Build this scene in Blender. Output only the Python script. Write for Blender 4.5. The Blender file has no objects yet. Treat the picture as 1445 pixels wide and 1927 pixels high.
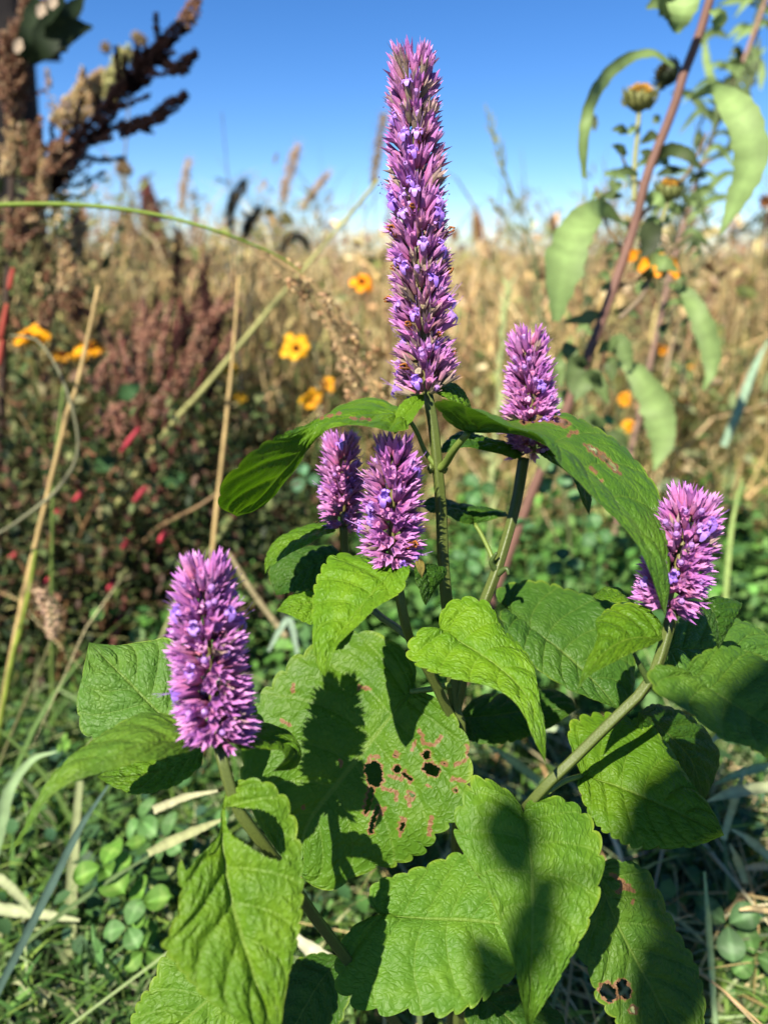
import bpy, math, random
import numpy as np
from mathutils import Vector, Matrix

random.seed(7)
rng = np.random.default_rng(11)
SC = bpy.context.scene
COL = SC.collection
R = math.radians

# ------------------------------------------------------------------ camera
CAM_H, PITCH, FPX, CX, CY = 0.45, R(18.0), 1500.0, 722.5, 963.5
CAM = np.array([0.0, 0.0, CAM_H])
FWD = np.array([0.0, math.cos(PITCH), -math.sin(PITCH)])
UPV = np.array([0.0, math.sin(PITCH), math.cos(PITCH)])
RGT = np.array([1.0, 0.0, 0.0])
cam_data = bpy.data.cameras.new('camera')
cam = bpy.data.objects.new('camera', cam_data)
COL.objects.link(cam)
cam.location = CAM
cam.rotation_euler = (R(90) - PITCH, 0, 0)
cam_data.sensor_fit = 'VERTICAL'
cam_data.sensor_height = 36
cam_data.lens = FPX / 1927 * 36
cam_data.clip_start, cam_data.clip_end = 0.02, 2000
cam_data.dof.use_dof = True
cam_data.dof.focus_distance = 0.312
cam_data.dof.aperture_fstop = cam_data.lens / 4.5
SC.camera = cam

# ------------------------------------------------------------------ sky, sun, exposure
SUN_EL, SUN_AZ = R(47), R(30)          # azimuth: degrees to the left of straight behind the camera
TO_SUN = Vector((-math.sin(SUN_AZ) * math.cos(SUN_EL), -math.cos(SUN_AZ) * math.cos(SUN_EL), math.sin(SUN_EL)))
world = bpy.data.worlds.new('World')
SC.world = world
world.use_nodes = True
wn = world.node_tree.nodes
sky = wn.new('ShaderNodeTexSky')
sky.sky_type = 'NISHITA'
sky.sun_disc = False
sky.sun_elevation = SUN_EL
sky.sun_rotation = R(180) + SUN_AZ
sky.altitude = 2500
sky.air_density = 1.0
sky.dust_density = 0.0
sky.ozone_density = 5.0
hs = wn.new('ShaderNodeHueSaturation')
hs.inputs['Saturation'].default_value = 1.22
hs.inputs['Hue'].default_value = 0.506
world.node_tree.links.new(sky.outputs[0], hs.inputs['Color'])
world.node_tree.links.new(hs.outputs[0], wn['Background'].inputs[0])
wn['Background'].inputs[1].default_value = 0.064
sun_data = bpy.data.lights.new('sun', 'SUN')
sun_data.energy = 5.0
sun_data.angle = R(0.53)
sun_data.color = (1.0, 0.91, 0.78)
sun = bpy.data.objects.new('sun', sun_data)
COL.objects.link(sun)
sun.location = (-2, -3, 4)
sun.rotation_euler = TO_SUN.to_track_quat('Z', 'Y').to_euler()
SC.view_settings.view_transform = 'Standard'
SC.view_settings.look = 'None'
SC.view_settings.exposure = 1.35
SC.view_settings.gamma = 1.0
SC.render.engine = 'CYCLES'
SC.cycles.use_denoising = True
SC.cycles.max_bounces = 8
SC.cycles.transparent_max_bounces = 4

# ------------------------------------------------------------------ helpers
def P(px, py, d):
    """A point of the place: image position (full-size photograph pixels) at its depth in metres."""
    return CAM + d * (FWD + RGT * ((px - CX) / FPX) + UPV * ((CY - py) / FPX))

def PS(pts):
    return np.array([P(*p) for p in pts])

def to_px(V):
    D = V - CAM
    d = D @ FWD
    return np.stack([CX + FPX * (D @ RGT) / d, CY - FPX * (D @ UPV) / d], 1)

def ground_under(p):
    return np.array([p[0], p[1], 0.0])

def spline(pts, n, smooth=True):
    """Catmull-Rom through pts, resampled to n+1 points evenly along its length."""
    pts = np.asarray(pts, float)
    if len(pts) == 2 or not smooth:
        dense = np.concatenate([np.linspace(pts[i], pts[i + 1], 24, endpoint=False) for i in range(len(pts) - 1)] + [pts[-1:]])
    else:
        q = np.concatenate([[2 * pts[0] - pts[1]], pts, [2 * pts[-1] - pts[-2]]])
        out = []
        t = np.linspace(0, 1, 24, endpoint=False)[:, None]
        for i in range(1, len(q) - 2):
            a, b, c, e = q[i - 1], q[i], q[i + 1], q[i + 2]
            out.append(0.5 * (2 * b + (c - a) * t + (2 * a - 5 * b + 4 * c - e) * t * t + (3 * b - a - 3 * c + e) * t ** 3))
        dense = np.concatenate(out + [pts[-1:]])
    s = np.concatenate([[0], np.cumsum(np.linalg.norm(np.diff(dense, axis=0), axis=1))])
    u = np.linspace(0, s[-1], n + 1)
    return np.stack([np.interp(u, s, dense[:, k]) for k in range(dense.shape[1])], 1)

def norm(v):
    v = np.asarray(v, float)
    return v / (np.linalg.norm(v, axis=-1, keepdims=True) + 1e-12)

def albedo(c):
    return 0.92 * np.clip(np.asarray(c, float), 0, 1) ** 1.15

def make_mesh(name, V, F, col=None, uvs=None, smooth=True, raw=False):
    """F: list of integer arrays (n,3) or (n,4)."""
    if not isinstance(F, (list, tuple)):
        F = [F]
    F = [np.asarray(f, np.int32) for f in F if len(f)]
    me = bpy.data.meshes.new(name)
    V = np.asarray(V, np.float32)
    me.vertices.add(len(V))
    me.vertices.foreach_set('co', V.ravel())
    loops = np.concatenate([f.ravel() for f in F])
    tot = np.concatenate([np.full(len(f), f.shape[1], np.int32) for f in F])
    me.loops.add(len(loops))
    me.loops.foreach_set('vertex_index', loops)
    me.polygons.add(len(tot))
    me.polygons.foreach_set('loop_start', np.concatenate([[0], np.cumsum(tot)[:-1]]).astype(np.int32))
    me.polygons.foreach_set('loop_total', tot)
    me.polygons.foreach_set('use_smooth', np.full(len(tot), smooth, bool))
    me.update(calc_edges=True)
    if col is not None:
        a = me.color_attributes.new('Col', 'FLOAT_COLOR', 'POINT')
        c = np.ones((len(V), 4), np.float32)
        c[:, :col.shape[1]] = col if raw else albedo(col)
        a.data.foreach_set('color', c.ravel())
    if uvs:
        for nm, uv in uvs.items():
            l = me.uv_layers.new(name=nm)
            l.data.foreach_set('uv', np.asarray(uv, np.float32)[loops].ravel())
    return me

def setp(o, parent):
    o.parent = parent
    if parent.type == 'EMPTY':
        o.matrix_parent_inverse = Matrix.Translation(-Vector(parent.location))

def obj(name, me, mat=None, parent=None):
    o = bpy.data.objects.new(name, me)
    COL.objects.link(o)
    if mat is not None and not me.materials:
        me.materials.append(mat)
    if parent is not None:
        setp(o, parent)
    return o

def thing(name, label, cat, loc, group=None):
    o = bpy.data.objects.new(name, None)
    COL.objects.link(o)
    o.empty_display_size = 0.02
    o.location = Vector(loc)
    o['label'], o['category'] = label, cat
    if group:
        o['group'] = group
    return o

def tag(o, label, cat, group=None):
    o['label'], o['category'] = label, cat
    if group:
        o['group'] = group
    return o

class Geo:
    """Collects pieces of one mesh."""
    def __init__(s):
        s.V, s.T, s.Q, s.C, s.n = [], [], [], [], 0
    def add(s, V, T=None, Q=None, C=(1, 1, 1)):
        V = np.asarray(V, float)
        s.V.append(V)
        if T is not None and len(T): s.T.append(np.asarray(T) + s.n)
        if Q is not None and len(Q): s.Q.append(np.asarray(Q) + s.n)
        C = np.asarray(C, float)
        s.C.append(np.broadcast_to(C, (len(V), 3)) if C.ndim == 1 else C)
        s.n += len(V)
        return s
    def mesh(s, name, smooth=True):
        F = ([np.concatenate(s.T)] if s.T else []) + ([np.concatenate(s.Q)] if s.Q else [])
        return make_mesh(name, np.concatenate(s.V), F, np.concatenate(s.C), smooth=smooth)

def tube(pts, rad, k=8, cap=True, square=0.0):
    """Tube along pts (n,3) with radii; square > 0 flattens the section towards four sides."""
    pts = np.asarray(pts, float); n = len(pts)
    rad = np.atleast_1d(rad)
    if len(rad) != n: rad = np.interp(np.linspace(0, 1, n), np.linspace(0, 1, len(rad)), rad)
    rad = np.broadcast_to(np.asarray(rad, float), (n,))
    T = norm(np.gradient(pts, axis=0))
    ref = np.array([0.3, 0.9, 0.25]) if abs(T[0] @ norm([0.3, 0.9, 0.25])) < 0.9 else np.array([1.0, 0, 0])
    A = norm(np.cross(T, ref)); B = np.cross(T, A)
    a = np.arange(k) * 2 * math.pi / k
    sec = 1 + square * np.abs(np.cos(2 * a)) - square * 0.5
    V = (pts[:, None] + rad[:, None, None] * (A[:, None] * (np.cos(a) * sec)[None, :, None] + B[:, None] * (np.sin(a) * sec)[None, :, None])).reshape(-1, 3)
    i = np.arange(n - 1)[:, None] * k; j = np.arange(k)[None]; j2 = (j + 1) % k
    Q = np.stack([i + j, i + j2, i + k + j2, i + k + j], -1).reshape(-1, 4)
    Tt = []
    if cap:
        V = np.concatenate([V, pts[:1], pts[-1:]]); c0, c1 = n * k, n * k + 1
        for q in range(k):
            Tt += [(c0, (q + 1) % k, q), (c1, (n - 1) * k + q, (n - 1) * k + (q + 1) % k)]
    return V, np.array(Tt, int).reshape(-1, 3), Q

def tube_geo(g, pts, rad, k=6, C=(1, 1, 1), n=None, **kw):
    if n: 
        rad = np.interp(np.linspace(0, 1, n + 1), np.linspace(0, 1, np.size(rad)), np.atleast_1d(rad)); pts = spline(pts, n)
    V, T, Q = tube(pts, rad, k, **kw)
    return g.add(V, T, Q, C)

# ------------------------------------------------------------------ materials
def new_mat(name):
    m = bpy.data.materials.new(name); m.use_nodes = True
    nt = m.node_tree; nt.nodes.clear()
    return m, nt, nt.nodes, nt.links

def nd(nt, typ, **inp):
    n = nt.nodes.new(typ)
    for k, v in inp.items():
        k = k.replace('_', ' ')
        if k in n.inputs: n.inputs[k].default_value = v
    return n

def mth(nt, op, a, b=None, clamp=False):
    n = nt.nodes.new('ShaderNodeMath'); n.operation = op; n.use_clamp = clamp
    for i, x in enumerate((a, b)):
        if x is None: continue
        if isinstance(x, (int, float)): n.inputs[i].default_value = x
        else: nt.links.new(x, n.inputs[i])
    return n.outputs[0]

def mixc(nt, fac, a, b, mode='MIX'):
    n = nt.nodes.new('ShaderNodeMix'); n.data_type = 'RGBA'; n.blend_type = mode
    for s, x in ((n.inputs['Factor'], fac), (n.inputs['A'], a), (n.inputs['B'], b)):
        if isinstance(x, (int, float)): s.default_value = x
        elif isinstance(x, tuple): s.default_value = (*x, 1)
        else: nt.links.new(x, s)
    return n.outputs['Result']

def ramp(nt, fac, lo, hi):
    n = nt.nodes.new('ShaderNodeMapRange'); n.interpolation_type = 'SMOOTHSTEP'
    n.inputs['From Min'].default_value = lo; n.inputs['From Max'].default_value = hi
    nt.links.new(fac, n.inputs['Value'])
    return n.outputs[0]

def plant_shader(nt, color, rough=0.5, spec=0.35, trans=0.3, trans_color=None, normal=None):
    b = nd(nt, 'ShaderNodeBsdfPrincipled', Roughness=rough)
    b.inputs['Specular IOR Level'].default_value = spec
    nt.links.new(color, b.inputs['Base Color'])
    t = nt.nodes.new('ShaderNodeBsdfTranslucent')
    nt.links.new(trans_color or color, t.inputs['Color'])
    if normal:
        nt.links.new(normal, b.inputs['Normal'])
    mx = nt.nodes.new('ShaderNodeMixShader'); mx.inputs[0].default_value = trans
    nt.links.new(b.outputs[0], mx.inputs[1]); nt.links.new(t.outputs[0], mx.inputs[2])
    out = nt.nodes.new('ShaderNodeOutputMaterial')
    nt.links.new(mx.outputs[0], out.inputs[0])

NV = 7.0   # lateral veins per side
def leaf_material():
    m, nt, N, L = new_mat('hyssop_leaf')
    uv = N.new('ShaderNodeUVMap'); uv.uv_map = 'UVMap'
    me = N.new('ShaderNodeUVMap'); me.uv_map = 'metric'
    sep = N.new('ShaderNodeSeparateXYZ'); L.new(uv.outputs[0], sep.inputs[0])
    u, v = sep.outputs[0], mth(nt, 'ABSOLUTE', mth(nt, 'SUBTRACT', mth(nt, 'MULTIPLY', sep.outputs[1], 2.0), 1.0))
    ph = mth(nt, 'MULTIPLY', mth(nt, 'SUBTRACT', u, mth(nt, 'MULTIPLY', v, 0.26)), NV)
    sv = mth(nt, 'ABSOLUTE', mth(nt, 'SINE', mth(nt, 'MULTIPLY', ph, math.pi)))
    vein = mth(nt, 'SUBTRACT', 1.0, ramp(nt, sv, 0.02, 0.17))
    midr = mth(nt, 'SUBTRACT', 1.0, ramp(nt, v, 0.01, 0.035))
    vor = N.new('ShaderNodeTexVoronoi'); vor.feature = 'DISTANCE_TO_EDGE'
    nz0 = nd(nt, 'ShaderNodeTexNoise', Scale=160.0, Detail=2.0)
    L.new(me.outputs[0], nz0.inputs['Vector'])
    wob = mixc(nt, 0.0009, me.outputs[0], nz0.outputs['Color'], 'ADD')
    vor.inputs['Scale'].default_value = 330
    cmb = N.new('ShaderNodeCombineXYZ')
    L.new(mth(nt, 'MULTIPLY', ph, 2.4), cmb.inputs[0]); L.new(mth(nt, 'MULTIPLY', sep.outputs[1], 13.0), cmb.inputs[1])
    wob2 = mixc(nt, 0.35, cmb.outputs[0], nz0.outputs['Color'], 'ADD')
    vor.inputs['Scale'].default_value = 1.0
    L.new(wob2, vor.inputs['Vector'])
    cell = mth(nt, 'POWER', ramp(nt, vor.outputs['Distance'], 0.0, 0.42), 0.6)
    vor2 = N.new('ShaderNodeTexVoronoi'); vor2.feature = 'DISTANCE_TO_EDGE'
    vor2.inputs['Scale'].default_value = 480
    L.new(wob, vor2.inputs['Vector'])
    cell2 = ramp(nt, vor2.outputs['Distance'], 0.0, 0.25)
    fine = nd(nt, 'ShaderNodeTexNoise', Scale=2600.0, Detail=2.0)
    L.new(me.outputs[0], fine.inputs['Vector'])
    big = nd(nt, 'ShaderNodeTexNoise', Scale=70.0, Detail=3.0)
    L.new(me.outputs[0], big.inputs['Vector'])
    oi = N.new('ShaderNodeObjectInfo')
    base = oi.outputs['Color']
    c = mixc(nt, ramp(nt, big.outputs[0], 0.35, 0.7), mixc(nt, 1.0, base, (0.78, 0.86, 0.85), 'MULTIPLY'), mixc(nt, 1.0, base, (1.15, 1.08, 1.0), 'MULTIPLY'))
    net = mth(nt, 'SUBTRACT', 1.0, mth(nt, 'MULTIPLY', cell, 1.0))
    c = mixc(nt, mth(nt, 'MULTIPLY', net, 0.08), c, mixc(nt, 1.0, base, (1.35, 1.25, 1.6), 'MULTIPLY'))
    vm = mth(nt, 'MAXIMUM', mth(nt, 'MULTIPLY', vein, 0.20), mth(nt, 'MULTIPLY', midr, 0.5))
    crease_shade = mth(nt, 'SUBTRACT', 1.0, cell2)
    c = mixc(nt, mth(nt, 'MULTIPLY', crease_shade, 0.30), c, mixc(nt, 1.0, c, (0.72, 0.80, 0.7), 'MULTIPLY'))  # groove shading put into the colour along the fine cell edges
    c = mixc(nt, vm, c, mixc(nt, 0.45, base, (0.24, 0.30, 0.07)))
    rim = ramp(nt, v, 0.945, 0.99)
    c = mixc(nt, mth(nt, 'MULTIPLY', rim, mth(nt, 'MULTIPLY', ramp(nt, big.outputs[0], 0.35, 0.7), 0.5)), c, (0.22, 0.30, 0.03))
    at = N.new('ShaderNodeVertexColor'); at.layer_name = 'Col'
    sp = N.new('ShaderNodeSeparateColor'); L.new(at.outputs[0], sp.inputs[0])
    brown = mixc(nt, fine.outputs[0], (0.11, 0.052, 0.022), (0.25, 0.14, 0.065))
    dn = mth(nt, 'ADD', sp.outputs[0], mth(nt, 'MULTIPLY', mth(nt, 'SUBTRACT', big.outputs[0], 0.5), 0.5))
    dmg = ramp(nt, dn, 0.42, 0.58)
    halo = mth(nt, 'MULTIPLY', ramp(nt, sp.outputs[0], 0.05, 0.5), 0.35)
    c = mixc(nt, halo, c, (0.20, 0.23, 0.03))
    c = mixc(nt, dmg, c, brown)
    # pale dots of dust and hairs
    spk = ramp(nt, fine.outputs[0], 0.70, 0.76)
    c = mixc(nt, mth(nt, 'MULTIPLY', spk, 0.25), c, (0.36, 0.42, 0.2))
    h = mth(nt, 'ADD', mth(nt, 'MULTIPLY', cell, 0.50), mth(nt, 'ADD', mth(nt, 'MULTIPLY', cell2, 0.24), mth(nt, 'MULTIPLY', fine.outputs[0], 0.10)))
    h = mth(nt, 'SUBTRACT', h, mth(nt, 'MULTIPLY', vm, 0.9))
    bp = N.new('ShaderNodeBump'); bp.inputs['Strength'].default_value = 0.75; bp.inputs['Distance'].default_value = 0.0010
    L.new(h, bp.inputs['Height'])
    tc = mixc(nt, 1.0, c, (1.35, 1.5, 0.55), 'MULTIPLY')
    plant_shader(nt, c, 0.48, 0.22, 0.30, tc, bp.outputs[0])
    return m

def col_material(name, rough=0.5, spec=0.3, trans=0.25, scale=900.0, amount=0.35, bump=0.0):
    """Colour from the mesh's own Col layer, with grain."""
    m, nt, N, L = new_mat(name)
    at = N.new('ShaderNodeVertexColor'); at.layer_name = 'Col'
    tc = N.new('ShaderNodeTexCoord')
    nz = nd(nt, 'ShaderNodeTexNoise', Scale=scale, Detail=3.0)
    L.new(tc.outputs['Object'], nz.inputs['Vector'])
    k = mth(nt, 'ADD', mth(nt, 'MULTIPLY', mth(nt, 'SUBTRACT', nz.outputs[0], 0.5), 2 * amount), 1.0)
    c = mixc(nt, 1.0, at.outputs[0], k, 'MULTIPLY')
    nrm = None
    if bump:
        bp = N.new('ShaderNodeBump'); bp.inputs['Strength'].default_value = 0.6; bp.inputs['Distance'].default_value = bump
        L.new(nz.outputs[0], bp.inputs['Height']); nrm = bp.outputs[0]
    if trans > 0:
        plant_shader(nt, c, rough, spec, trans, None, nrm)
    else:
        b = nd(nt, 'ShaderNodeBsdfPrincipled', Roughness=rough); b.inputs['Specular IOR Level'].default_value = spec
        L.new(c, b.inputs['Base Color'])
        if nrm: L.new(nrm, b.inputs['Normal'])
        o = N.new('ShaderNodeOutputMaterial'); L.new(b.outputs[0], o.inputs[0])
    return m

def ground_material():
    m, nt, N, L = new_mat('soil_and_thatch')
    tc = N.new('ShaderNodeTexCoord')
    a = nd(nt, 'ShaderNodeTexNoise', Scale=38.0, Detail=8.0, Roughness=0.7)
    b = nd(nt, 'ShaderNodeTexNoise', Scale=1.3, Detail=4.0)
    f = nd(nt, 'ShaderNodeTexNoise', Scale=320.0, Detail=3.0)
    for n in (a, b, f): L.new(tc.outputs['Object'], n.inputs['Vector'])
    c = mixc(nt, ramp(nt, a.outputs[0], 0.35, 0.7), (0.022, 0.016, 0.010), (0.08, 0.06, 0.032))
    c = mixc(nt, mth(nt, 'MULTIPLY', ramp(nt, b.outputs[0], 0.4, 0.65), 0.5), c, (0.10, 0.10, 0.035))
    c = mixc(nt, mth(nt, 'MULTIPLY', ramp(nt, f.outputs[0], 0.6, 0.7), 0.5), c, (0.26, 0.21, 0.12))
    bs = nd(nt, 'ShaderNodeBsdfPrincipled', Roughness=0.95)
    L.new(c, bs.inputs['Base Color'])
    bp = N.new('ShaderNodeBump'); bp.inputs['Distance'].default_value = 0.02; L.new(a.outputs[0], bp.inputs['Height'])
    L.new(bp.outputs[0], bs.inputs['Normal'])
    o = N.new('ShaderNodeOutputMaterial'); L.new(bs.outputs[0], o.inputs[0])
    return m

M_LEAF = leaf_material()
M_FLOWER = col_material('flower', 0.45, 0.35, 0.22, 1500.0, 0.30, 0.0001)
M_STEM = col_material('hyssop_stem', 0.45, 0.35, 0.0, 1400.0, 0.35, 0.0002)
M_PLANT = col_material('field_plant', 0.6, 0.25, 0.30, 160.0, 0.22)
M_SEED = col_material('seed_head', 0.8, 0.1, 0.12, 300.0, 0.4)
M_WOOD = col_material('weathered_post', 0.85, 0.15, 0.0, 60.0, 0.5, 0.004)
M_GROUND = ground_material()

# ------------------------------------------------------------------ ground
gn = 60
gx = np.sign(np.linspace(-1, 1, gn)) * np.abs(np.linspace(-1, 1, gn)) ** 3 * 600
X, Y = np.meshgrid(gx, gx + 2)
Z = -0.03 + 0.02 * np.sin(X * 1.7) * np.cos(Y * 1.3) * np.exp(-(X ** 2 + Y ** 2) / 400)
V = np.stack([X.ravel(), Y.ravel(), Z.ravel()], 1)
i = (np.arange(gn - 1)[:, None] * gn + np.arange(gn - 1)[None]).ravel()
ground = obj('ground', make_mesh('ground', V, np.stack([i, i + 1, i + gn + 1, i + gn], 1)), M_GROUND)
ground['kind'] = 'structure'

# ------------------------------------------------------------------ the hyssop plant
BASE = ground_under(P(868, 1500, 0.37))
hyssop = thing('hyssop_plant', 'purple flowering hyssop with toothed green leaves, sharp in front of the field', 'plant', BASE)

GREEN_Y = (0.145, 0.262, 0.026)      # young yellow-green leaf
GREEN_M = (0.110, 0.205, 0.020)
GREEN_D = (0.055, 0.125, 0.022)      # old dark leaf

def leaf(mid, left, right, color, teeth=14, amp=0.10, nu=160, nh=24, quilt=1.0, damage=None, label=None, cup=0.0, wavy=1.0, seed=0):
    """A toothed leaf from its midrib and its two margins (photo position + depth), with relief between the veins."""
    r = np.random.default_rng(seed + 5)
    m_ = spline(PS(mid), nu)
    sides = []
    for e in (left, right):
        if e[0] != mid[0]: e = [mid[0]] + e
        if e[-1] != mid[-1]: e = e + [mid[-1]]
        sides.append(spline(PS(e), nu))
    u = np.linspace(0, 1, nu + 1)
    Lm = np.linalg.norm(np.diff(m_, axis=0), axis=1).sum()
    rows, UV, MT = [], [], []
    vs = np.linspace(-1, 1, 2 * nh + 1)
    G = np.zeros((nu + 1, 2 * nh + 1, 3))
    W = [np.linalg.norm(s - m_, axis=1) for s in sides]
    for j, v in enumerate(vs):
        s = sides[0] if v < 0 else sides[1]
        a = abs(v)
        ph0 = 0.37 if v < 0 else 0.11
        t = (u * teeth * (1 + 0.08 * np.sin(u * 9 + seed)) + ph0) % 1.0
        tooth = np.sqrt(np.clip(np.sin(np.pi * t ** 0.75), 0, 1)) - 0.55
        fade = np.clip(u / 0.05, 0, 1) * np.clip((1 - u) / 0.08, 0.15, 1)
        k = a * (1 + amp * tooth * fade * a ** 5)
        G[:, j] = m_ + (s - m_) * k[:, None]
    du = np.gradient(G, axis=0); dv = np.gradient(G, axis=1)
    Nn = np.cross(du, dv); Nn = norm(Nn)
    Nn[0] = Nn[2]; Nn[1] = Nn[2]; Nn[-1] = Nn[-3]; Nn[-2] = Nn[-3]
    up = np.sign((Nn[nu // 2, nh] @ np.array([-0.15, -0.5, 1.0])) or 1)
    A = np.abs(vs)[None, :]; U = u[:, None]
    phi = (U - 0.26 * A) * NV
    sv = np.abs(np.sin(np.pi * phi))
    wloc = np.where(vs[None] < 0, W[0][:, None], W[1][:, None])
    wfac = np.clip(wloc / 0.012, 0, 1)
    fork = np.abs(np.sin(2 * np.pi * (phi + .10 * np.sin(A * 4))))
    fw = np.clip((A - .35) / .3, 0, 1) * .55
    h = 0.00150 * quilt * np.sqrt(sv) * (1 - fw + fw * np.sqrt(fork)) * np.clip(A * 6, 0, 1) * np.clip((1 - A) * 5, 0.15, 1)
    # cross veins between the laterals
    cells = np.abs(np.sin(np.pi * (A * 5 + 0.35 * np.floor(phi)) + 0.6 * np.sin(phi * 3)))
    h += 0.00025 * quilt * np.sqrt(cells) * sv * np.clip(A * 6, 0, 1) * np.clip((1 - A) * 6, 0, 1)
    h *= wfac
    h -= 0.0005 * np.exp(-(A / 0.05) ** 2) * wfac
    ph = r.uniform(0, 6, 6)
    h += wavy * wloc * (0.05 * np.sin(U * 9 + ph[0] + 2 * vs[None]) * A ** 2 + 0.03 * np.sin(U * 17 + ph[1] * np.sign(vs)[None]) * A ** 3)
    h += cup * wloc * (A ** 2 - 0.3)
    sm = np.clip(np.minimum(U / 0.06, (1 - U) / 0.06), 0, 1)
    G = G + up * Nn * (h * sm)[:, :, None]
    V = G.reshape(-1, 3)
    uvg = np.stack([np.broadcast_to(U, A.shape[1:] and (nu + 1, 2 * nh + 1)), np.broadcast_to((vs[None] + 1) / 2, (nu + 1, 2 * nh + 1))], -1).reshape(-1, 2)
    mt = np.stack([np.broadcast_to(U * Lm, (nu + 1, 2 * nh + 1)) + seed * 0.37, vs[None] * wloc], -1).reshape(-1, 2)
    n2 = 2 * nh + 1
    i = (np.arange(nu)[:, None] * n2 + np.arange(n2 - 1)[None]).ravel()
    Q = np.stack([i, i + 1, i + n2 + 1, i + n2], 1)
    C = np.zeros((len(V), 3))
    if damage:
        px = to_px(V)
        hole = np.zeros(len(V)); br = np.zeros(len(V))
        jit = 1.3 * (np.sin(px[:, 0] * .41 + px[:, 1] * .13) + np.sin(px[:, 1] * .47 - px[:, 0] * .21) + .7 * np.sin(px[:, 0] * .83 + px[:, 1] * .71))
        for kind, r0, pts in damage:
            pts = np.array(pts, float)
            if kind == 'poly':
                inside = np.zeros(len(V), bool)
                for a, b in zip(pts, np.roll(pts, -1, 0)):
                    c = ((a[1] > px[:, 1]) != (b[1] > px[:, 1])) & (px[:, 0] < (b[0] - a[0]) * (px[:, 1] - a[1]) / (b[1] - a[1] + 1e-9) + a[0])
                    inside ^= c
                hole = np.maximum(hole, inside * 1.0)
                continue
            dd = np.full(len(V), 1e9)
            if len(pts) == 1: pts = np.concatenate([pts, pts + 0.5])
            for a, b in zip(pts[:-1], pts[1:]):
                ab = b - a; t = np.clip(((px - a) @ ab) / (ab @ ab), 0, 1)
                dd = np.minimum(dd, np.linalg.norm(px - a - t[:, None] * ab, axis=1))
            dd = dd + jit
            if kind == 'hole':
                r1 = r0 * 1.25 + .4
                hole = np.maximum(hole, (dd < r1) * 1.0)
                br = np.maximum(br, np.clip(1 - (dd - r1) / 8, 0, 1))
            else:
                br = np.maximum(br, np.clip(1.0 - (dd - r0 * .45) / 4, 0, 1))
        C[:, 0] = br
        Q = Q[hole[Q].sum(1) < 2]
    me = make_mesh('leaf', V, Q, C, {'UVMap': uvg, 'metric': mt}, raw=True)
    o = obj('leaf', me, M_LEAF, hyssop)
    o.color = (*albedo(np.array(color) * [1.07, 1.10, .72]), 1)
    if label: o['label'] = label
    return o

def petiole(pts, r0=0.0011, r1=0.0009, C=(0.16, 0.22, 0.05), parent=None):
    g = Geo(); tube_geo(g, PS(pts), (r0, r1), 8, C, n=12)
    return obj('petiole', g.mesh('petiole'), M_STEM, parent or hyssop)

# upper pair of big leaves
leaf([(768,786,.316),(690,780,.31),(610,806,.302),(545,878,.303),(490,940,.303),(446,972,.302)],
     [(764,770,.325),(740,768,.335),(708,755,.34),(663,757,.342),(628,766,.335),(580,797,.31),(504,827,.282),(462,858,.272),(431,890,.272),(412,924,.278),(416,952,.288)],
     [(768,803,.30),(745,815,.293),(711,815,.288),(660,808,.285),(612,812,.29),(570,858,.312),(530,912,.316),(486,955,.312)],
     GREEN_M, seed=1, teeth=14, nu=160, nh=30, damage=[('brown', 1.5, [(605,786),(640,778)]), ('brown', 1, [(660,786),(695,790)])],
     label='arching leaf turned over at its tip')
petiole([(822,880,.322),(800,850,.322),(785,815,.32),(768,786,.316)])
leaf([(880,815,.30),(936,812,.30),(988,819,.30),(1040,843,.30),(1081,867,.295),(1126,909,.29),(1168,954,.285),(1206,1013,.28),(1233,1075,.275),(1251,1160,.275)],
     [(890,800,.325),(936,783,.345),(995,774,.35),(1057,777,.345),(1112,801,.335),(1157,829,.325),(1195,874,.315),(1226,923,.305),(1244,978,.295),(1256,1030,.29),(1261,1082,.285),(1257,1125,.28)],
     [(850,800,.30),(820,771,.288),(850,768,.28),(901,780,.275),(953,801,.27),(1005,815,.266),(1029,836,.266),(1057,874,.266),(1091,902,.266),(1126,936,.266),(1161,974,.266),(1192,1019,.266),(1216,1071,.268),(1234,1120,.27)],
     (0.098, 0.190, 0.036), seed=2, teeth=17, nu=200, nh=40, amp=0.08,
     damage=[('brown', 4, [(1070,818),(1085,812)]), ('hole', 1.5, [(1108,842),(1135,860),(1158,882)]), ('brown', 3, [(1100,838),(1135,862),(1165,890)]),
             ('hole', 2.5, [(985,792),(1010,786),(1040,788),(1066,798)]), ('brown', 3, [(1130,905)]), ('brown', 3, [(1112,880),(1120,890)])],
     label='long arching leaf with a brown eaten strip')
petiole([(824,884,.322),(838,872,.318),(855,845,.308),(880,815,.30)], 0.0017, 0.0013)
# small leaves at the foot of the tall spike
leaf([(797,742,.318),(775,768,.312),(757,795,.308),(742,818,.306)], [(780,745,.316),(756,758,.313),(742,785,.31),(739,805,.307)], [(797,760,.312),(780,785,.305),(762,802,.303)], GREEN_Y, teeth=6, seed=3, nu=50, nh=8)
leaf([(812,738,.323),(840,732,.328),(865,742,.33),(888,770,.33)], [(825,728,.335),(852,724,.338),(876,740,.336)], [(830,745,.318),(855,758,.318),(872,768,.322)], GREEN_M, teeth=6, seed=4, nu=50, nh=8)
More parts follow.
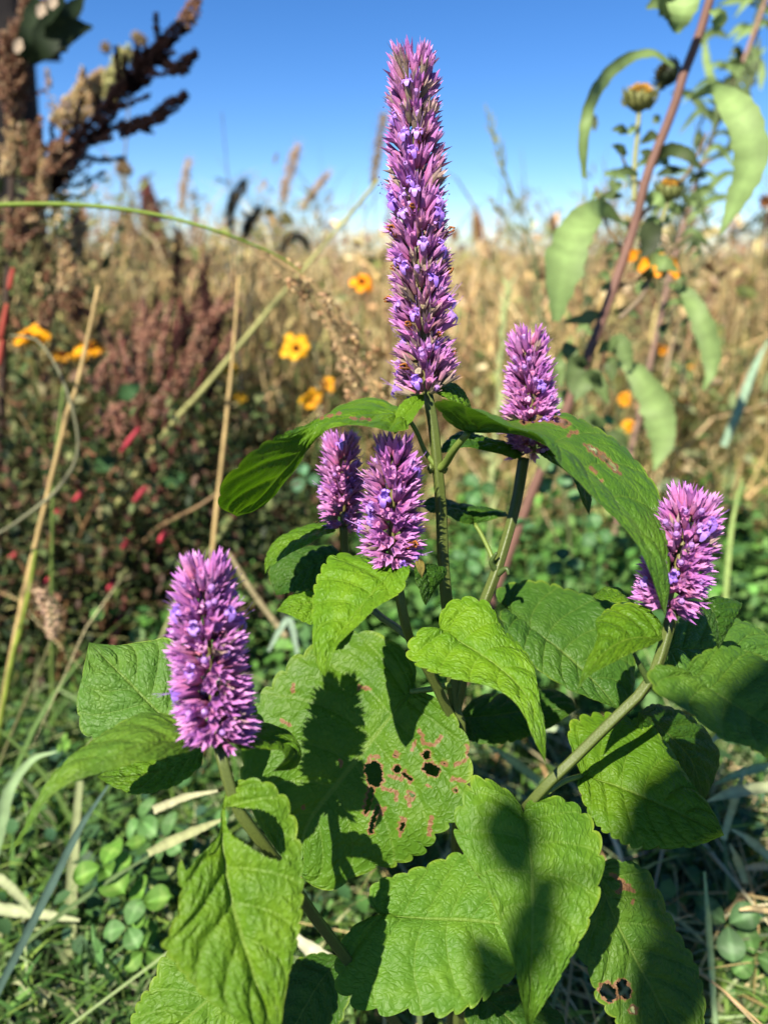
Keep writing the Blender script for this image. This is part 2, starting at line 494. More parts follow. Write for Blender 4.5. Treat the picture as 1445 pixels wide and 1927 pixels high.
# at the foot of the spike behind the arching leaf
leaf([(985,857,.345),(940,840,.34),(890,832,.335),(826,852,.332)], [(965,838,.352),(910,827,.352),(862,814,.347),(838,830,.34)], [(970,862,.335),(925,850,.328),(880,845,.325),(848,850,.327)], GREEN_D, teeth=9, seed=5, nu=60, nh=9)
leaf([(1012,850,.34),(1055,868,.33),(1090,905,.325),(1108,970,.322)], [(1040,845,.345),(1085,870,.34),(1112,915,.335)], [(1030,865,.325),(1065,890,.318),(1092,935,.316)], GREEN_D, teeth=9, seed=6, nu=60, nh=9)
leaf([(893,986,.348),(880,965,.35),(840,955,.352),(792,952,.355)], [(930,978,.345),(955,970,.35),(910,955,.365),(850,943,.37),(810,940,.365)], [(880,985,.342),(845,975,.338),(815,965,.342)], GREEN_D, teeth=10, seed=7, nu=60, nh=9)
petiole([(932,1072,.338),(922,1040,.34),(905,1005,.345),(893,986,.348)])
# centre: bright drooping leaf in front of the middle spike
leaf([(752,1086,.30),(722,1092,.296),(687,1132,.288),(645,1188,.279),(616,1238,.272),(611,1274,.27)],
     [(748,1068,.306),(727,1064,.31),(711,1052,.313),(684,1043,.314),(649,1045,.312),(621,1057,.308),(596,1097,.298),(590,1135,.29),(589,1180,.282),(590,1220,.276),(598,1254,.272)],
     [(765,1070,.297),(772,1072,.294),(757,1108,.288),(737,1122,.284),(708,1143,.28),(684,1168,.277),(652,1198,.273),(634,1220,.27),(622,1248,.269)],
     GREEN_Y, seed=8, teeth=13)
leaf([(778,1064,.305),(800,1075,.302),(806,1105,.30),(801,1140,.299)], [(800,1062,.31),(828,1066,.312),(838,1075,.31),(818,1110,.304)], [(780,1075,.298),(785,1100,.296),(793,1125,.297)], GREEN_D, teeth=7, seed=9, nu=50, nh=8)
leaf([(784,1050,.301),(790,1065,.299),(794,1088,.297)], [(794,1052,.303),(799,1066,.301)], [(781,1060,.298),(787,1075,.296)], (0.42, 0.33, 0.14), teeth=2, amp=0.02, seed=10, nu=30, nh=4, quilt=.2, label='dry papery bract')
# left of centre, behind
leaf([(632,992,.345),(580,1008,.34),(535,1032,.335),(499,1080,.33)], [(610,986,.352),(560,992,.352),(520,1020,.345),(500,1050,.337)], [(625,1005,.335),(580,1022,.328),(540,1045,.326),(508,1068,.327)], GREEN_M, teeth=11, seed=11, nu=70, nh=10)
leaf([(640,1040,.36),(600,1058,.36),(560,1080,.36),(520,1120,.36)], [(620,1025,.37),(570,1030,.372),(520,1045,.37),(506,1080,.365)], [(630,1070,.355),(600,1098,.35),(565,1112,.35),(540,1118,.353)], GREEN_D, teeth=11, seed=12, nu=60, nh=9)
leaf([(640,1110,.35),(600,1128,.345),(560,1138,.34),(520,1150,.338)], [(615,1095,.357),(575,1108,.352),(540,1128,.345)], [(620,1160,.342),(590,1176,.337),(555,1160,.335)], GREEN_Y, teeth=9, seed=13, nu=60, nh=9)
# the big eaten leaf
leaf([(772,1302,.345),(716,1372,.343),(637,1472,.340),(580,1550,.337),(556,1640,.335)],
     [(782,1281,.348),(778,1248,.352),(741,1211,.358),(699,1192,.361),(658,1189,.362),(624,1206,.36),(587,1219,.358),(554,1240,.356),(520,1277,.353),(487,1318,.35),(465,1390,.346),(458,1460,.342),(485,1540,.339),(525,1605,.336)],
     [(800,1303,.343),(844,1335,.339),(876,1389,.335),(884,1447,.332),(882,1493,.33),(865,1534,.329),(820,1570,.329),(797,1601,.329),(741,1630,.33),(703,1634,.331),(665,1652,.332),(624,1672,.333),(588,1665,.334)],
     (0.098, 0.190, 0.026), seed=14, teeth=15, nu=260, nh=70, amp=0.07, wavy=0.7,
     damage=[('hole', 11, [(702,1447),(706,1466)]), ('hole', 2, [(700,1480),(692,1510),(688,1528)]), ('hole', 2.2, [(712,1520),(702,1545),(698,1565)]),
             ('hole', 4, [(746,1447)]), ('hole', 1.6, [(760,1455),(772,1468)]), ('hole', 5, [(802,1420)]), ('hole', 8, [(808,1446),(816,1450)]),
             ('hole', 1.6, [(758,1545),(754,1560)]), ('hole', 1.6, [(772,1493),(776,1500)]), ('hole', 1.3, [(746,1420)]), ('hole', 1.6, [(836,1436)]), ('hole', 1.2, [(856,1486)]),
             ('brown', 4, [(790,1374),(797,1400),(815,1402),(830,1388)]), ('brown', 3, [(782,1396),(776,1410)]), ('brown', 5, [(735,1460),(755,1465)]),
             ('brown', 4, [(695,1425),(712,1424)]), ('brown', 4, [(720,1485),(745,1488),(746,1505)]), ('brown', 4, [(766,1500),(770,1515)]), ('brown', 3.5, [(725,1520),(718,1530)]),
             ('brown', 4, [(757,1540),(752,1570)]), ('brown', 5, [(812,1540),(808,1570)]), ('brown', 5, [(676,1294),(695,1296)]), ('brown', 4, [(552,1290),(552,1302)]),
             ('brown', 3, [(640,1430),(642,1440)]), ('brown', 4, [(570,1518)]), ('brown', 4, [(855,1440),(872,1432)]), ('brown', 4, [(850,1466),(872,1470)]), ('brown', 3, [(878,1400),(880,1425)]),
             ('brown', 4, [(806,1478)]), ('brown', 3, [(530,1355),(545,1365)])],
     label='broad dark leaf riddled with brown-edged holes')
petiole([(850,1288,.338),(815,1296,.342),(772,1302,.345)], 0.0014, 0.0012)
# dark leaf added behind it so that the holes read dark
leaf([(850,1400,.385),(790,1440,.382),(720,1500,.378),(650,1590,.374)], [(810,1385,.392),(740,1395,.396),(670,1440,.392),(640,1520,.385)], [(860,1460,.375),(830,1530,.37),(760,1590,.368),(690,1610,.37)], GREEN_D, seed=36, teeth=12, nu=70, nh=10)
# yellow-green leaf right of it
leaf([(828,1184,.303),(880,1215,.298),(940,1255,.29),(988,1305,.283),(1012,1365,.276),(1026,1437,.272)],
     [(826,1166,.306),(838,1142,.31),(870,1130,.312),(918,1141,.31),(944,1178,.304),(975,1208,.30),(1003,1252,.293),(1012,1305,.285),(1024,1370,.278)],
     [(798,1180,.301),(772,1208,.297),(770,1235,.294),(795,1260,.29),(844,1277,.286),(885,1286,.283),(925,1297,.28),(965,1318,.277),(990,1352,.274),(1008,1398,.271)],
     GREEN_Y, seed=15, teeth=15)
# right: dark leaf behind
leaf([(969,1164,.35),(1010,1190,.345),(1060,1228,.34),(1115,1280,.335),(1165,1336,.332)],
     [(955,1145,.355),(935,1125,.36),(945,1100,.365),(1008,1094,.368),(1085,1115,.365),(1137,1134,.36),(1175,1190,.352),(1195,1250,.345),(1190,1305,.337)],
     [(945,1150,.348),(940,1165,.344),(957,1196,.338),(991,1235,.333),(1030,1272,.33),(1068,1297,.328),(1111,1315,.328)],
     (0.075, 0.158, 0.036), seed=16, teeth=15, amp=.08)
# right: lit leaf with long tip
leaf([(1246,1203,.286),(1195,1200,.28),(1150,1218,.272),(1110,1258,.265),(1081,1312,.262)],
     [(1238,1172,.292),(1201,1143,.295),(1163,1136,.294),(1141,1147,.29),(1122,1169,.284),(1122,1205,.276),(1102,1250,.268)],
     [(1215,1218,.278),(1180,1232,.272),(1145,1250,.266),(1108,1272,.262),(1092,1292,.261)],
     GREEN_M, seed=17, teeth=11)
leaf([(1190,1140,.315),(1165,1118,.32),(1140,1114,.322),(1112,1122,.32)], [(1170,1110,.325),(1140,1106,.328)], [(1175,1134,.31),(1145,1130,.312),(1125,1128,.315)], GREEN_M, seed=18, teeth=5, nu=40, nh=6)
# right edge heart leaf and the one behind it
leaf([(1291,1272,.275),(1340,1300,.272),(1420,1350,.27),(1580,1450,.265)],
     [(1294,1250,.28),(1320,1232,.284),(1360,1220,.287),(1411,1224,.287),(1480,1262,.282),(1550,1350,.272)],
     [(1275,1255,.272),(1245,1250,.269),(1222,1272,.266),(1238,1312,.263),(1278,1337,.261),(1321,1366,.259),(1360,1392,.258),(1410,1408,.257),(1500,1450,.26)],
     (0.098, 0.185, 0.036), seed=19, teeth=15, amp=.07)
leaf([(1245,1225,.32),(1310,1220,.325),(1390,1222,.33),(1480,1250,.335)],
     [(1262,1180,.335),(1300,1160,.342),(1350,1156,.345),(1400,1166,.345),(1450,1205,.342)],
     [(1265,1262,.308),(1310,1290,.31),(1370,1295,.314),(1430,1285,.322)],
     (0.095, 0.19, 0.05), seed=20, teeth=13)
leaf([(1312,1136,.292),(1340,1150,.288),(1350,1185,.286),(1352,1224,.285)], [(1350,1124,.296),(1394,1130,.298),(1386,1155,.294),(1366,1190,.289)], [(1318,1148,.285),(1332,1170,.283),(1344,1200,.283)], GREEN_D, seed=21, teeth=6, nu=50, nh=8)
# lower right
leaf([(1094,1460,.315),(1150,1475,.312),(1225,1505,.307),(1300,1540,.302),(1362,1572,.298)],
     [(1078,1420,.322),(1070,1375,.328),(1090,1350,.332),(1145,1340,.335),(1210,1366,.332),(1244,1400,.327),(1274,1435,.322),(1300,1473,.315),(1340,1525,.305)],
     [(1085,1470,.312),(1094,1500,.308),(1107,1530,.304),(1128,1559,.30),(1154,1574,.297),(1188,1589,.295),(1240,1595,.294),(1300,1594,.295)],
     GREEN_M, seed=22, teeth=15)
petiole([(1030,1490,.296),(1062,1470,.306),(1094,1460,.315)], 0.0011, 0.001)
leaf([(1200,1340,.325),(1250,1375,.335),(1300,1430,.342),(1325,1505,.345)], [(1240,1325,.34),(1310,1360,.35),(1350,1415,.352),(1345,1465,.35)], [(1200,1375,.33),(1240,1430,.335),(1285,1480,.34)], GREEN_D, seed=23, teeth=12, nu=70, nh=10)
# front heart leaf, lower centre
leaf([(984,1531,.292),(1000,1620,.284),(1003,1700,.278),(1000,1790,.273),(993,1940,.27)],
     [(976,1510,.295),(950,1482,.298),(900,1464,.299),(880,1490,.297),(856,1550,.291),(866,1594,.286),(888,1632,.282),(918,1679,.278),(933,1714,.275),(948,1754,.273),(965,1800,.271),(980,1880,.27)],
     [(992,1510,.295),(1017,1499,.297),(1051,1501,.298),(1090,1521,.297),(1118,1556,.294),(1132,1600,.289),(1132,1640,.285),(1122,1690,.281),(1105,1735,.277),(1086,1778,.274),(1058,1830,.271),(1025,1885,.269)],
     (0.120, 0.225, 0.034), seed=24, teeth=14, nu=140, nh=22)
# lower centre
leaf([(716,1722,.318),(800,1727,.316),(900,1732,.314),(1015,1750,.312)],
     [(700,1705,.32),(695,1680,.323),(712,1660,.326),(750,1650,.328),(800,1630,.33),(865,1605,.333),(915,1618,.33),(965,1670,.323)],
     [(690,1728,.315),(660,1750,.311),(638,1800,.306),(636,1850,.301),(665,1886,.298),(720,1905,.296),(774,1902,.296),(832,1908,.296),(885,1893,.298),(930,1866,.301),(975,1830,.306)],
     (0.120, 0.230, 0.042), seed=25, teeth=15, nu=140, nh=22)
# front left drooping leaf, eaten through near its base
leaf([(421,1506,.262),(416,1560,.258),(432,1680,.25),(469,1804,.243),(520,1965,.238)],
     [(418,1530,.259),(412,1570,.256),(392,1593,.253),(365,1618,.25),(345,1603,.247),(338,1640,.244),(338,1700,.241),(322,1742,.238),(306,1776,.236),(330,1812,.235),(362,1848,.234),(396,1884,.234),(440,1912,.234),(480,1950,.235)],
     [(430,1482,.264),(456,1470,.265),(495,1471,.264),(531,1497,.262),(551,1538,.26),(562,1590,.257),(568,1650,.254),(566,1720,.25),(556,1780,.247),(540,1850,.243),(530,1920,.239)],
     (0.135, 0.235, 0.032), seed=26, teeth=16, nu=180, nh=40, quilt=1.3, amp=.085,
     damage=[('poly', 0, [(424,1518),(450,1520),(485,1523),(514,1535),(534,1565),(537,1600),(530,1620),(500,1612),(470,1592),(440,1572),(428,1556)]),
             ('poly', 0, [(300,1500),(410,1500),(413,1560),(394,1594),(376,1610),(352,1640),(330,1590)])],
     label='drooping leaf with a big hole chewed beside its stalk')
# left leaves
leaf([(376,1400,.262),(330,1396,.256),(260,1402,.248),(180,1440,.241),(100,1490,.235),(0,1632,.228)],
     [(357,1362,.272),(291,1351,.272),(233,1363,.267),(183,1385,.26),(137,1418,.252),(100,1464,.244),(66,1514,.237),(48,1560,.232)],
     [(368,1410,.258),(332,1418,.25),(291,1430,.243),(249,1436,.239),(190,1456,.235),(137,1474,.233),(91,1505,.231),(58,1552,.229)],
     (0.130, 0.225, 0.045), seed=27, teeth=14, amp=.08)
leaf([(378,1396,.30),(310,1350,.304),(240,1280,.308),(168,1209,.312)],
     [(345,1410,.292),(260,1412,.294),(200,1402,.297),(156,1372,.30),(149,1314,.304),(158,1262,.308)],
     [(410,1350,.308),(395,1290,.314),(350,1228,.318),(310,1202,.319),(266,1208,.318),(215,1214,.315)],
     (0.115, 0.215, 0.060), seed=28, teeth=11, amp=.08, wavy=.6)
leaf([(384,1408,.283),(330,1440,.283),(260,1458,.283),(183,1462,.283)], [(350,1405,.292),(290,1415,.295),(230,1432,.292)], [(375,1445,.277),(320,1480,.274),(266,1497,.274),(218,1482,.277)], GREEN_M, seed=29, teeth=10, nu=70, nh=10)
leaf([(446,1402,.266),(490,1398,.272),(530,1400,.275),(556,1420,.27),(512,1452,.258)], [(470,1372,.28),(505,1362,.284),(545,1375,.283),(566,1415,.276),(555,1445,.268)], [(465,1412,.262),(500,1412,.262),(530,1415,.262),(536,1430,.26)], GREEN_M, seed=30, teeth=8, nu=60, nh=9)
# bottom
leaf([(480,1800,.30),(430,1850,.295),(360,1910,.29),(270,1990,.285)], [(420,1780,.305),(340,1782,.303),(308,1800,.30),(288,1848,.297),(262,1885,.293),(245,1940,.289)], [(500,1850,.295),(490,1900,.29),(440,1950,.287),(350,1990,.285)], (0.13, 0.23, 0.04), seed=31, teeth=12)
leaf([(1120,1636,.335),(1160,1735,.33),(1220,1850,.325),(1290,1985,.32)],
     [(1100,1690,.33),(1078,1740,.326),(1085,1790,.322),(1110,1830,.32),(1125,1880,.318),(1190,1950,.317)],
     [(1145,1618,.34),(1201,1632,.342),(1222,1655,.342),(1246,1690,.341),(1266,1731,.339),(1284,1772,.337),(1306,1812,.334),(1320,1860,.33),(1322,1920,.325)],
     (0.090, 0.172, 0.034), seed=32, teeth=12, nu=170, nh=40,
     damage=[('brown', 6, [(1152,1645),(1175,1665),(1190,1675)]), ('brown', 5, [(1160,1678),(1180,1670)]), ('brown', 3, [(1190,1697)]), ('hole', 9, [(1140,1862),(1148,1872)]), ('hole', 8, [(1170,1855),(1176,1868)]), ('hole', 4, [(1190,1900)])],
     label='dull leaf with a russet blotch and ragged holes')
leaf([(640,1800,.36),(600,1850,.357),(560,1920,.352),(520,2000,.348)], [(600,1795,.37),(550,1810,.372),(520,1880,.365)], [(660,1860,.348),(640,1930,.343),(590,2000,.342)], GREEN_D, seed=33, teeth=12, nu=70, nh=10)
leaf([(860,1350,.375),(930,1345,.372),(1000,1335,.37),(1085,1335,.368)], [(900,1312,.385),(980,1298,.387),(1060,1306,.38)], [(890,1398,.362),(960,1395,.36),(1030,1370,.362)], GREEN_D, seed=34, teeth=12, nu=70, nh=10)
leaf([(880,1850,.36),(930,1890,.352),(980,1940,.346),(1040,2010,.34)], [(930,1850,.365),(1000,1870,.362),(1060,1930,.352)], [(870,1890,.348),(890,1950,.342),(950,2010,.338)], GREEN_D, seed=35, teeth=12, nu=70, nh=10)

# ---- stems
STEM_G = np.array((0.105, 0.135, 0.035))
def stem(name, pts, r, n=40, square=0.35):
    c = spline(PS(pts), n)
    rad = np.interp(np.linspace(0, 1, n + 1), np.linspace(0, 1, len(r)), r)
    g = Geo(); V, T, Q = tube(c, rad, 16, True, square); g.add(V, T, Q, STEM_G)
    return obj(name, g.mesh(name), M_STEM, hyssop)
foot = to_px(BASE[None])[0]; foot_d = (BASE - CAM) @ FWD
FT = (foot[0], foot[1], foot_d)
stem('stem', [(804,738,.32),(815,800,.321),(823,878,.322),(830,960,.325),(834,1060,.328),(842,1150,.332),(850,1250,.338),(858,1350,.344),(864,1450,.352),FT], (.0019,.0021,.0024,.0025,.0026,.0027,.0028,.003), 70)
stem('side_stem', [(985,862,.345),(970,950,.343),(945,1040,.34),(928,1090,.338),(905,1150,.337),(880,1230,.337),(858,1330,.343)], (.0021,.0019,.0021,.0022))
stem('side_stem', [(740,1060,.305),(752,1120,.304),(764,1180,.308),(778,1215,.315),(815,1280,.328),(858,1370,.345)], (.0019,.0017,.0019,.002))
stem('side_stem', [(646,990,.345),(650,1040,.347),(670,1110,.348),(710,1155,.337),(745,1180,.322),(770,1200,.312)], (.0017,.0014,.0014))
stem('side_stem', [(412,1398,.262),(428,1465,.262),(452,1530,.264),(490,1580,.268),(535,1640,.278),(585,1715,.29),(645,1795,.305),(760,1950,.34),FT], (.0019,.002,.0022,.0025))
stem('side_stem', [(1268,1140,.29),(1250,1210,.289),(1236,1250,.288),(1216,1293,.288),(1150,1358,.29),(1080,1428,.293),(1010,1498,.296),(920,1620,.32),(875,1800,.36),FT], (.0018,.0019,.0022,.0024,.0026))
g = Geo()
for q in (0, 1):
    c = P(822 + (-12, 14)[q], 882, .321)
    tube_geo(g, np.array([c + [0, 0, -.002], c, c + [0, 0, .002]]), (.0006, .0016, .0004), 8, STEM_G * 1.2)
obj('node_collar', g.mesh('node_collar'), M_STEM, hyssop)
# small shoots in the axils
for pts in ([(932,1072,.338),(924,1058,.336),(934,1040,.334)], [(936,1080,.338),(952,1070,.335),(957,1082,.334)], [(1224,1290,.288),(1205,1255,.285),(1192,1230,.284)]):
    petiole(pts, .0016, .0006, (0.07, 0.11, 0.03))

# ---- flower spikes
def calyx_geo(var, muted):
    r = np.random.default_rng(100 + var)
    Ls = r.uniform(0.9, 1.12)
    z = np.array([0, 1.3, 3.2, 4.9, 5.6]) * 1e-3 * Ls
    rr = np.array([.35, .85, 1.12, 1.28, 1.36]) * 1e-3 * r.uniform(.9, 1.1)
    a = np.arange(10) * 2 * math.pi / 10
    ring = [np.stack([np.cos(a) * q, np.sin(a) * q, np.full(10, h)], 1) for h, q in zip(z, rr)]
    ring[-1][::2, 2] -= 0.5e-3                       # valleys between the teeth
    V = np.concatenate(ring)
    Q = [(i * 10 + j, i * 10 + (j + 1) % 10, (i + 1) * 10 + (j + 1) % 10, (i + 1) * 10 + j) for i in range(4) for j in range(10)]
    tips, T = [], []
    for k in range(5):
        b = a[2 * k + 1]; R_ = rr[-1] * r.uniform(1.15, 1.75); H = z[-1] + r.uniform(1.9, 3.4) * 1e-3
        i0, i1, i2 = 40 + 2 * k, 40 + 2 * k + 1, 40 + (2 * k + 2) % 10
        # mid rib bulges out, so a tooth is not flat
        tips.append((math.cos(b) * R_, math.sin(b) * R_, H))
        t = 50 + k
        T += [(i0, i1, t), (i1, i2, t)]
    V = np.concatenate([V, tips, [(0, 0, z[3])]])
    T += [(30 + (j + 1) % 10, 30 + j, 55) for j in range(10)]
    pink = np.array([[.60, .18, .29], [.51, .15, .30], [.43, .13, .31]][var % 3])
    purp = np.array([[.52, .25, .56], [.60, .32, .60], [.43, .19, .51]][(var // 2) % 3])
    if muted:
        pink, purp = np.array([.44, .23, .20]), np.array([.46, .23, .42])
    if muted == 2:
        pink, purp = np.array([.30, .28, .12]), np.array([.42, .30, .30])
    f = np.clip(V[:, 2] / z[-1], 0, 1.35)[:, None] / 1.35
    C = pink * (1 - f) + purp * f
    C[55] = pink * 0.55
    C[50:55] = purp * 1.35
    C[:10] = C[:10] * 0.6 + np.array([.10, .13, .04]) * 0.4
    return Geo().add(V, np.array(T), np.array(Q), C)

def corolla_geo(var):
    """Two-lipped violet flower: tube, hood, three-lobed lower lip, two long stamens."""
    r = np.random.default_rng(300 + var)
    g = Geo()
    vi = np.array([[.42, .25, .72], [.50, .31, .74], [.36, .20, .68]][var % 3])
    z = np.array([3.5, 6.0, 8.0, 9.2]) * 1e-3; rr = np.array([.7, .85, 1.1, 1.35]) * 1e-3
    a = np.arange(10) * 2 * math.pi / 10
    V = np.concatenate([np.stack([np.cos(a) * q, np.sin(a) * q, np.full(10, h)], 1) for h, q in zip(z, rr)])
    Q = [(i * 10 + j, i * 10 + (j + 1) % 10, (i + 1) * 10 + (j + 1) % 10, (i + 1) * 10 + j) for i in range(3) for j in range(10)]
    C = np.concatenate([np.tile(vi * k + np.array([.12, .03, .02]) * (1 - k), (10, 1)) for k in (.75, .9, 1, 1.05)])
    V = np.concatenate([V, [(0, 0, z[1])]]); C = np.concatenate([C, [vi * .25]])
    g.add(V, np.array([(20 + (j + 1) % 10, 20 + j, 40) for j in range(10)]), np.array(Q), C)
    for ang, ln, wd, dr in ((-90, 2.3, 1.15, .6), (-35, 1.3, .8, .5), (-145, 1.3, .8, .5), (65, 1.0, .75, .1), (115, 1.0, .75, .1)):
        b = R(ang); d = np.array([math.cos(b), math.sin(b), 0]); s = np.array([-d[1], d[0], 0])
        L_, w = ln * 1e-3 * r.uniform(.85, 1.15), wd * 1e-3
        st = [(0, .75, 0), (.45, 1.0, .15), (.85, .85, -.05), (1.08, .35, -.35)]
        up = np.array([0, 0, 1.0])
        c0 = d * 1.3e-3 + up * 9.1e-3
        pv = []
        for t, ww, hz in st:
            cc = c0 + d * L_ * t * (1 - .1 * t) + up * L_ * (hz - dr * t * t)
            pv += [cc - s * w * ww, cc + up * .15e-3, cc + s * w * ww]
        q = [(3 * i + j, 3 * i + j + 1, 3 * i + j + 4, 3 * i + j + 3) for i in range(3) for j in range(2)]
        g.add(np.array(pv), None, np.array(q), vi * r.uniform(.95, 1.2))
    for k in range(2):
        x = (-.5, .5)[k] * 1e-3
        p = np.array([(x, .5e-3, 7e-3), (x * 1.4, 1.1e-3, 11e-3), (x * 2.6, (1.0 + k) * 1e-3, (13.5 + 1.5 * k) * 1e-3)])
        tube_geo(g, p, (.10e-3, .07e-3), 4, vi * np.array([1.3, 1.3, 1.05]), n=5)
        e = p[-1]
        tube_geo(g, np.array([e + [-.35e-3, 0, 0], e, e + [.35e-3, 0, .1e-3]]), (.1e-3, .22e-3, .1e-3), 4, np.array([.12, .08, .22]))
    return g

def bud_geo():
    g = Geo()
    tube_geo(g, np.array([(0, 0, 3e-3), (0, 0, 5.5e-3), (0, .2e-3, 6.8e-3), (0, .3e-3, 7.5e-3)]), (.6e-3, .85e-3, 1.0e-3, .5e-3), 7, np.array([.46, .27, .60]))
    return g

def wither_geo():
    g = Geo(); r = np.random.default_rng(5)
    for _ in range(4):
        p = np.array([(0, 0, 4e-3), *(np.array([(0, 0, 6e-3), (0, 0, 8e-3), (0, 0, 9e-3)]) + r.normal(0, .8e-3, (3, 3)))])
        tube_geo(g, p, (.5e-3, .3e-3), 5, np.array([.34, .13, .03]) * r.uniform(.5, 1.2), n=8)
    return g

CAL = [calyx_geo(v, 0) for v in range(9)] + [calyx_geo(20 + v, 1) for v in range(3)] + [calyx_geo(30 + v, 2) for v in range(3)]
CAL_ME = [g.mesh('calyx', smooth=False) for g in CAL]
COR = [corolla_geo(v) for v in range(4)]
COR_ME = [g.mesh('corolla') for g in COR]
BUD = bud_geo(); BUD_ME = BUD.mesh('flower_bud')
WIT_ME = wither_geo().mesh('withered_flower')
for me in CAL_ME + COR_ME + [BUD_ME, WIT_ME]: me.materials.append(M_FLOWER)

def frame_of(d, twist, up_hint):
    d = norm(d)
    y = up_hint - d * (up_hint @ d); y = norm(y)
    x = np.cross(y, d)
    c, s = math.cos(twist), math.sin(twist)
    return np.stack([x * c + y * s, -x * s + y * c, d], 1)

def spike(label, base, top, bend, width_px, n_whorl, per, prof, el0, el1, muted=0.0, n_open=10, n_wither=0, seed=0, size=1.0, keep=48, clump=0.0, rough=False):
    r = np.random.default_rng(seed)
    a, b = P(*base), P(*top)
    axis_pts = spline(np.array([a, (a + b) / 2 + np.array(bend), b]), 60)
    L_ = np.linalg.norm(b - a)
    rad = 0.5 * width_px / FPX * (base[2] + top[2]) / 2
    g = Geo(); tube_geo(g, axis_pts[:57], (.0016, .0008), 8, np.array([.16, .15, .05]))
    sp = obj('flower_spike', g.mesh('flower_spike'), M_STEM, hyssop)
    sp['label'] = label
    items = []
    for w in range(n_whorl):
        t = (w + 0.35) / n_whorl
        pos_t = t
        idx = pos_t * 60; i0 = int(min(idx, 59)); c = axis_pts[i0] + (axis_pts[i0 + 1] - axis_pts[i0]) * (idx - i0)
        ax = norm(axis_pts[min(i0 + 2, 60)] - axis_pts[max(i0 - 1, 0)])
        pr = np.interp(t, np.linspace(0, 1, len(prof)), prof)
        npw = max(5, int(per * (0.55 + 0.45 * pr) * (1 if t < .93 else .7)))
        off = r.uniform(0, 6.28); wv = r.uniform(.78, 1.15) if rough else r.uniform(.94, 1.05); cp = r.uniform(0, 6.28)
        for q in range(npw):
            # flowers gather in clusters around the stem
            th = off + q / npw * 6.283 + r.normal(0, .12 + clump)
            tier = r.uniform(-1, 1)
            el = el0 + (el1 - el0) * t + tier * 0.30 + r.normal(0, .07)
            if t > .9: el = max(el, R(50) + r.uniform(0, .5))
            rd = np.cross(ax, [0.31, 0.77, 0.2]); rd = norm(rd); rd2 = np.cross(ax, rd)
            radial = rd * math.cos(th) + rd2 * math.sin(th)
            d = norm(radial * math.cos(el) + ax * math.sin(el) + r.normal(0, .06, 3))
            o = c + ax * (tier * 0.32 * L_ / n_whorl + r.normal(0, .0006))
            reach = rad * pr * wv * r.uniform(.86, 1.08) * (1 + (.13 if rough else .06) * math.sin(4 * th + cp))
            root = o + radial * 0.0014
            sc = size * np.clip(reach / max(math.cos(el), .45) / 0.0096, .62, 1.18) * r.uniform(.92, 1.06)
            # slide the flower out so its mouth lies on the spike's outline
            need = reach - 0.0014 - 0.0078 * sc * math.cos(el)
            if need > 0: root = root + radial * min(need, .003)
            items.append((root, d, sc, ax, th))
    dirs = np.array([it[1] for it in items]); pos = np.array([it[0] + it[1] * .006 for it in items])
    face = (norm(CAM - pos) * norm(norm(dirs) + 0.8 * (pos - axis_pts[30]) / rad)).sum(1)
    order = np.argsort(-face)
    front = set(order[:keep].tolist())
    cand = [k for k in order[:int(len(items) * .62)] if k < len(items) * .9]
    open_set = set(r.choice(cand, n_open, replace=False).tolist())
    left = [k for k in order if k not in open_set]
    wit = set(r.choice(left[:int(len(items) * .4)], n_wither, replace=False).tolist()) if n_wither else set()
    rest = Geo()
    for k, (root, d, sc, ax, th) in enumerate(items):
        M = frame_of(d, r.uniform(-.5, .5), ax)
        mu = r.uniform() < muted
        vi = int(r.integers(9, 15)) if mu else int(r.integers(0, 9))
        def put(me, nm, s):
            o = bpy.data.objects.new(nm, me); COL.objects.link(o)
            m4 = Matrix.Identity(4)
            for i in range(3):
                for j in range(3): m4[i][j] = M[i, j] * s
                m4[i][3] = root[i]
            o.parent = sp; o.matrix_basis = m4
        if k in front: put(CAL_ME[vi], 'calyx', sc)
        else:
            G_ = CAL[vi]; V = np.concatenate(G_.V) @ M.T * sc + root
            rest.add(V, np.concatenate(G_.T), np.concatenate(G_.Q), np.concatenate(G_.C) * r.uniform(.85, 1.1))
        if k in open_set: put(COR_ME[int(r.integers(0, 4))], 'corolla', sc * r.uniform(.78, .96))
        elif k in wit: put(WIT_ME, 'withered_flower', sc)
        elif r.uniform() < .14:
            V = np.concatenate(BUD.V) @ M.T * sc + root
            rest.add(V, np.concatenate(BUD.T), np.concatenate(BUD.Q), np.concatenate(BUD.C))
    ro = obj('calyces', rest.mesh('calyces', smooth=False), M_FLOWER, sp)
    ro['kind'] = 'stuff'
    return sp

spike('tall central spike with faded brownish calyces', (803,744,.32), (777,114,.316), (-.0008, 0, 0), 138, 23, 25, [.84, .86, .92, .96, 1.0, .98, .9, .78, .72, .70], R(30), R(50), .40, 36, 12, 41, 1.0, 60, .22, True)
spike('spike behind the long arching leaf', (1003,852,.348), (992,640,.348), (0, 0, 0), 112, 10, 22, [.95, 1.0, 1.0, .95, .85, .7, .55], R(8), R(48), .04, 5, 0, 42, .95, 46)
spike('spike in front of the main stem', (737,1058,.305), (740,848,.303), (0, 0, 0), 121, 10, 22, [.85, 1.0, 1.0, .98, .9, .75, .55], R(2), R(48), .05, 8, 1, 43, .95, 48)
spike('small spike tucked behind its neighbour', (646,992,.348), (643,838,.348), (0, 0, 0), 88, 9, 19, [.85, 1.0, 1.0, .98, .9, .75, .6], R(12), R(48), .03, 5, 0, 44, .9, 40)
spike('fat spike nearest the viewer', (414,1398,.262), (384,1076,.26), (-.001, 0, 0), 164, 12, 25, [.72, .95, 1.0, 1.0, .97, .9, .8, .68, .5], R(-2), R(45), .03, 7, 0, 45, .97, 56)
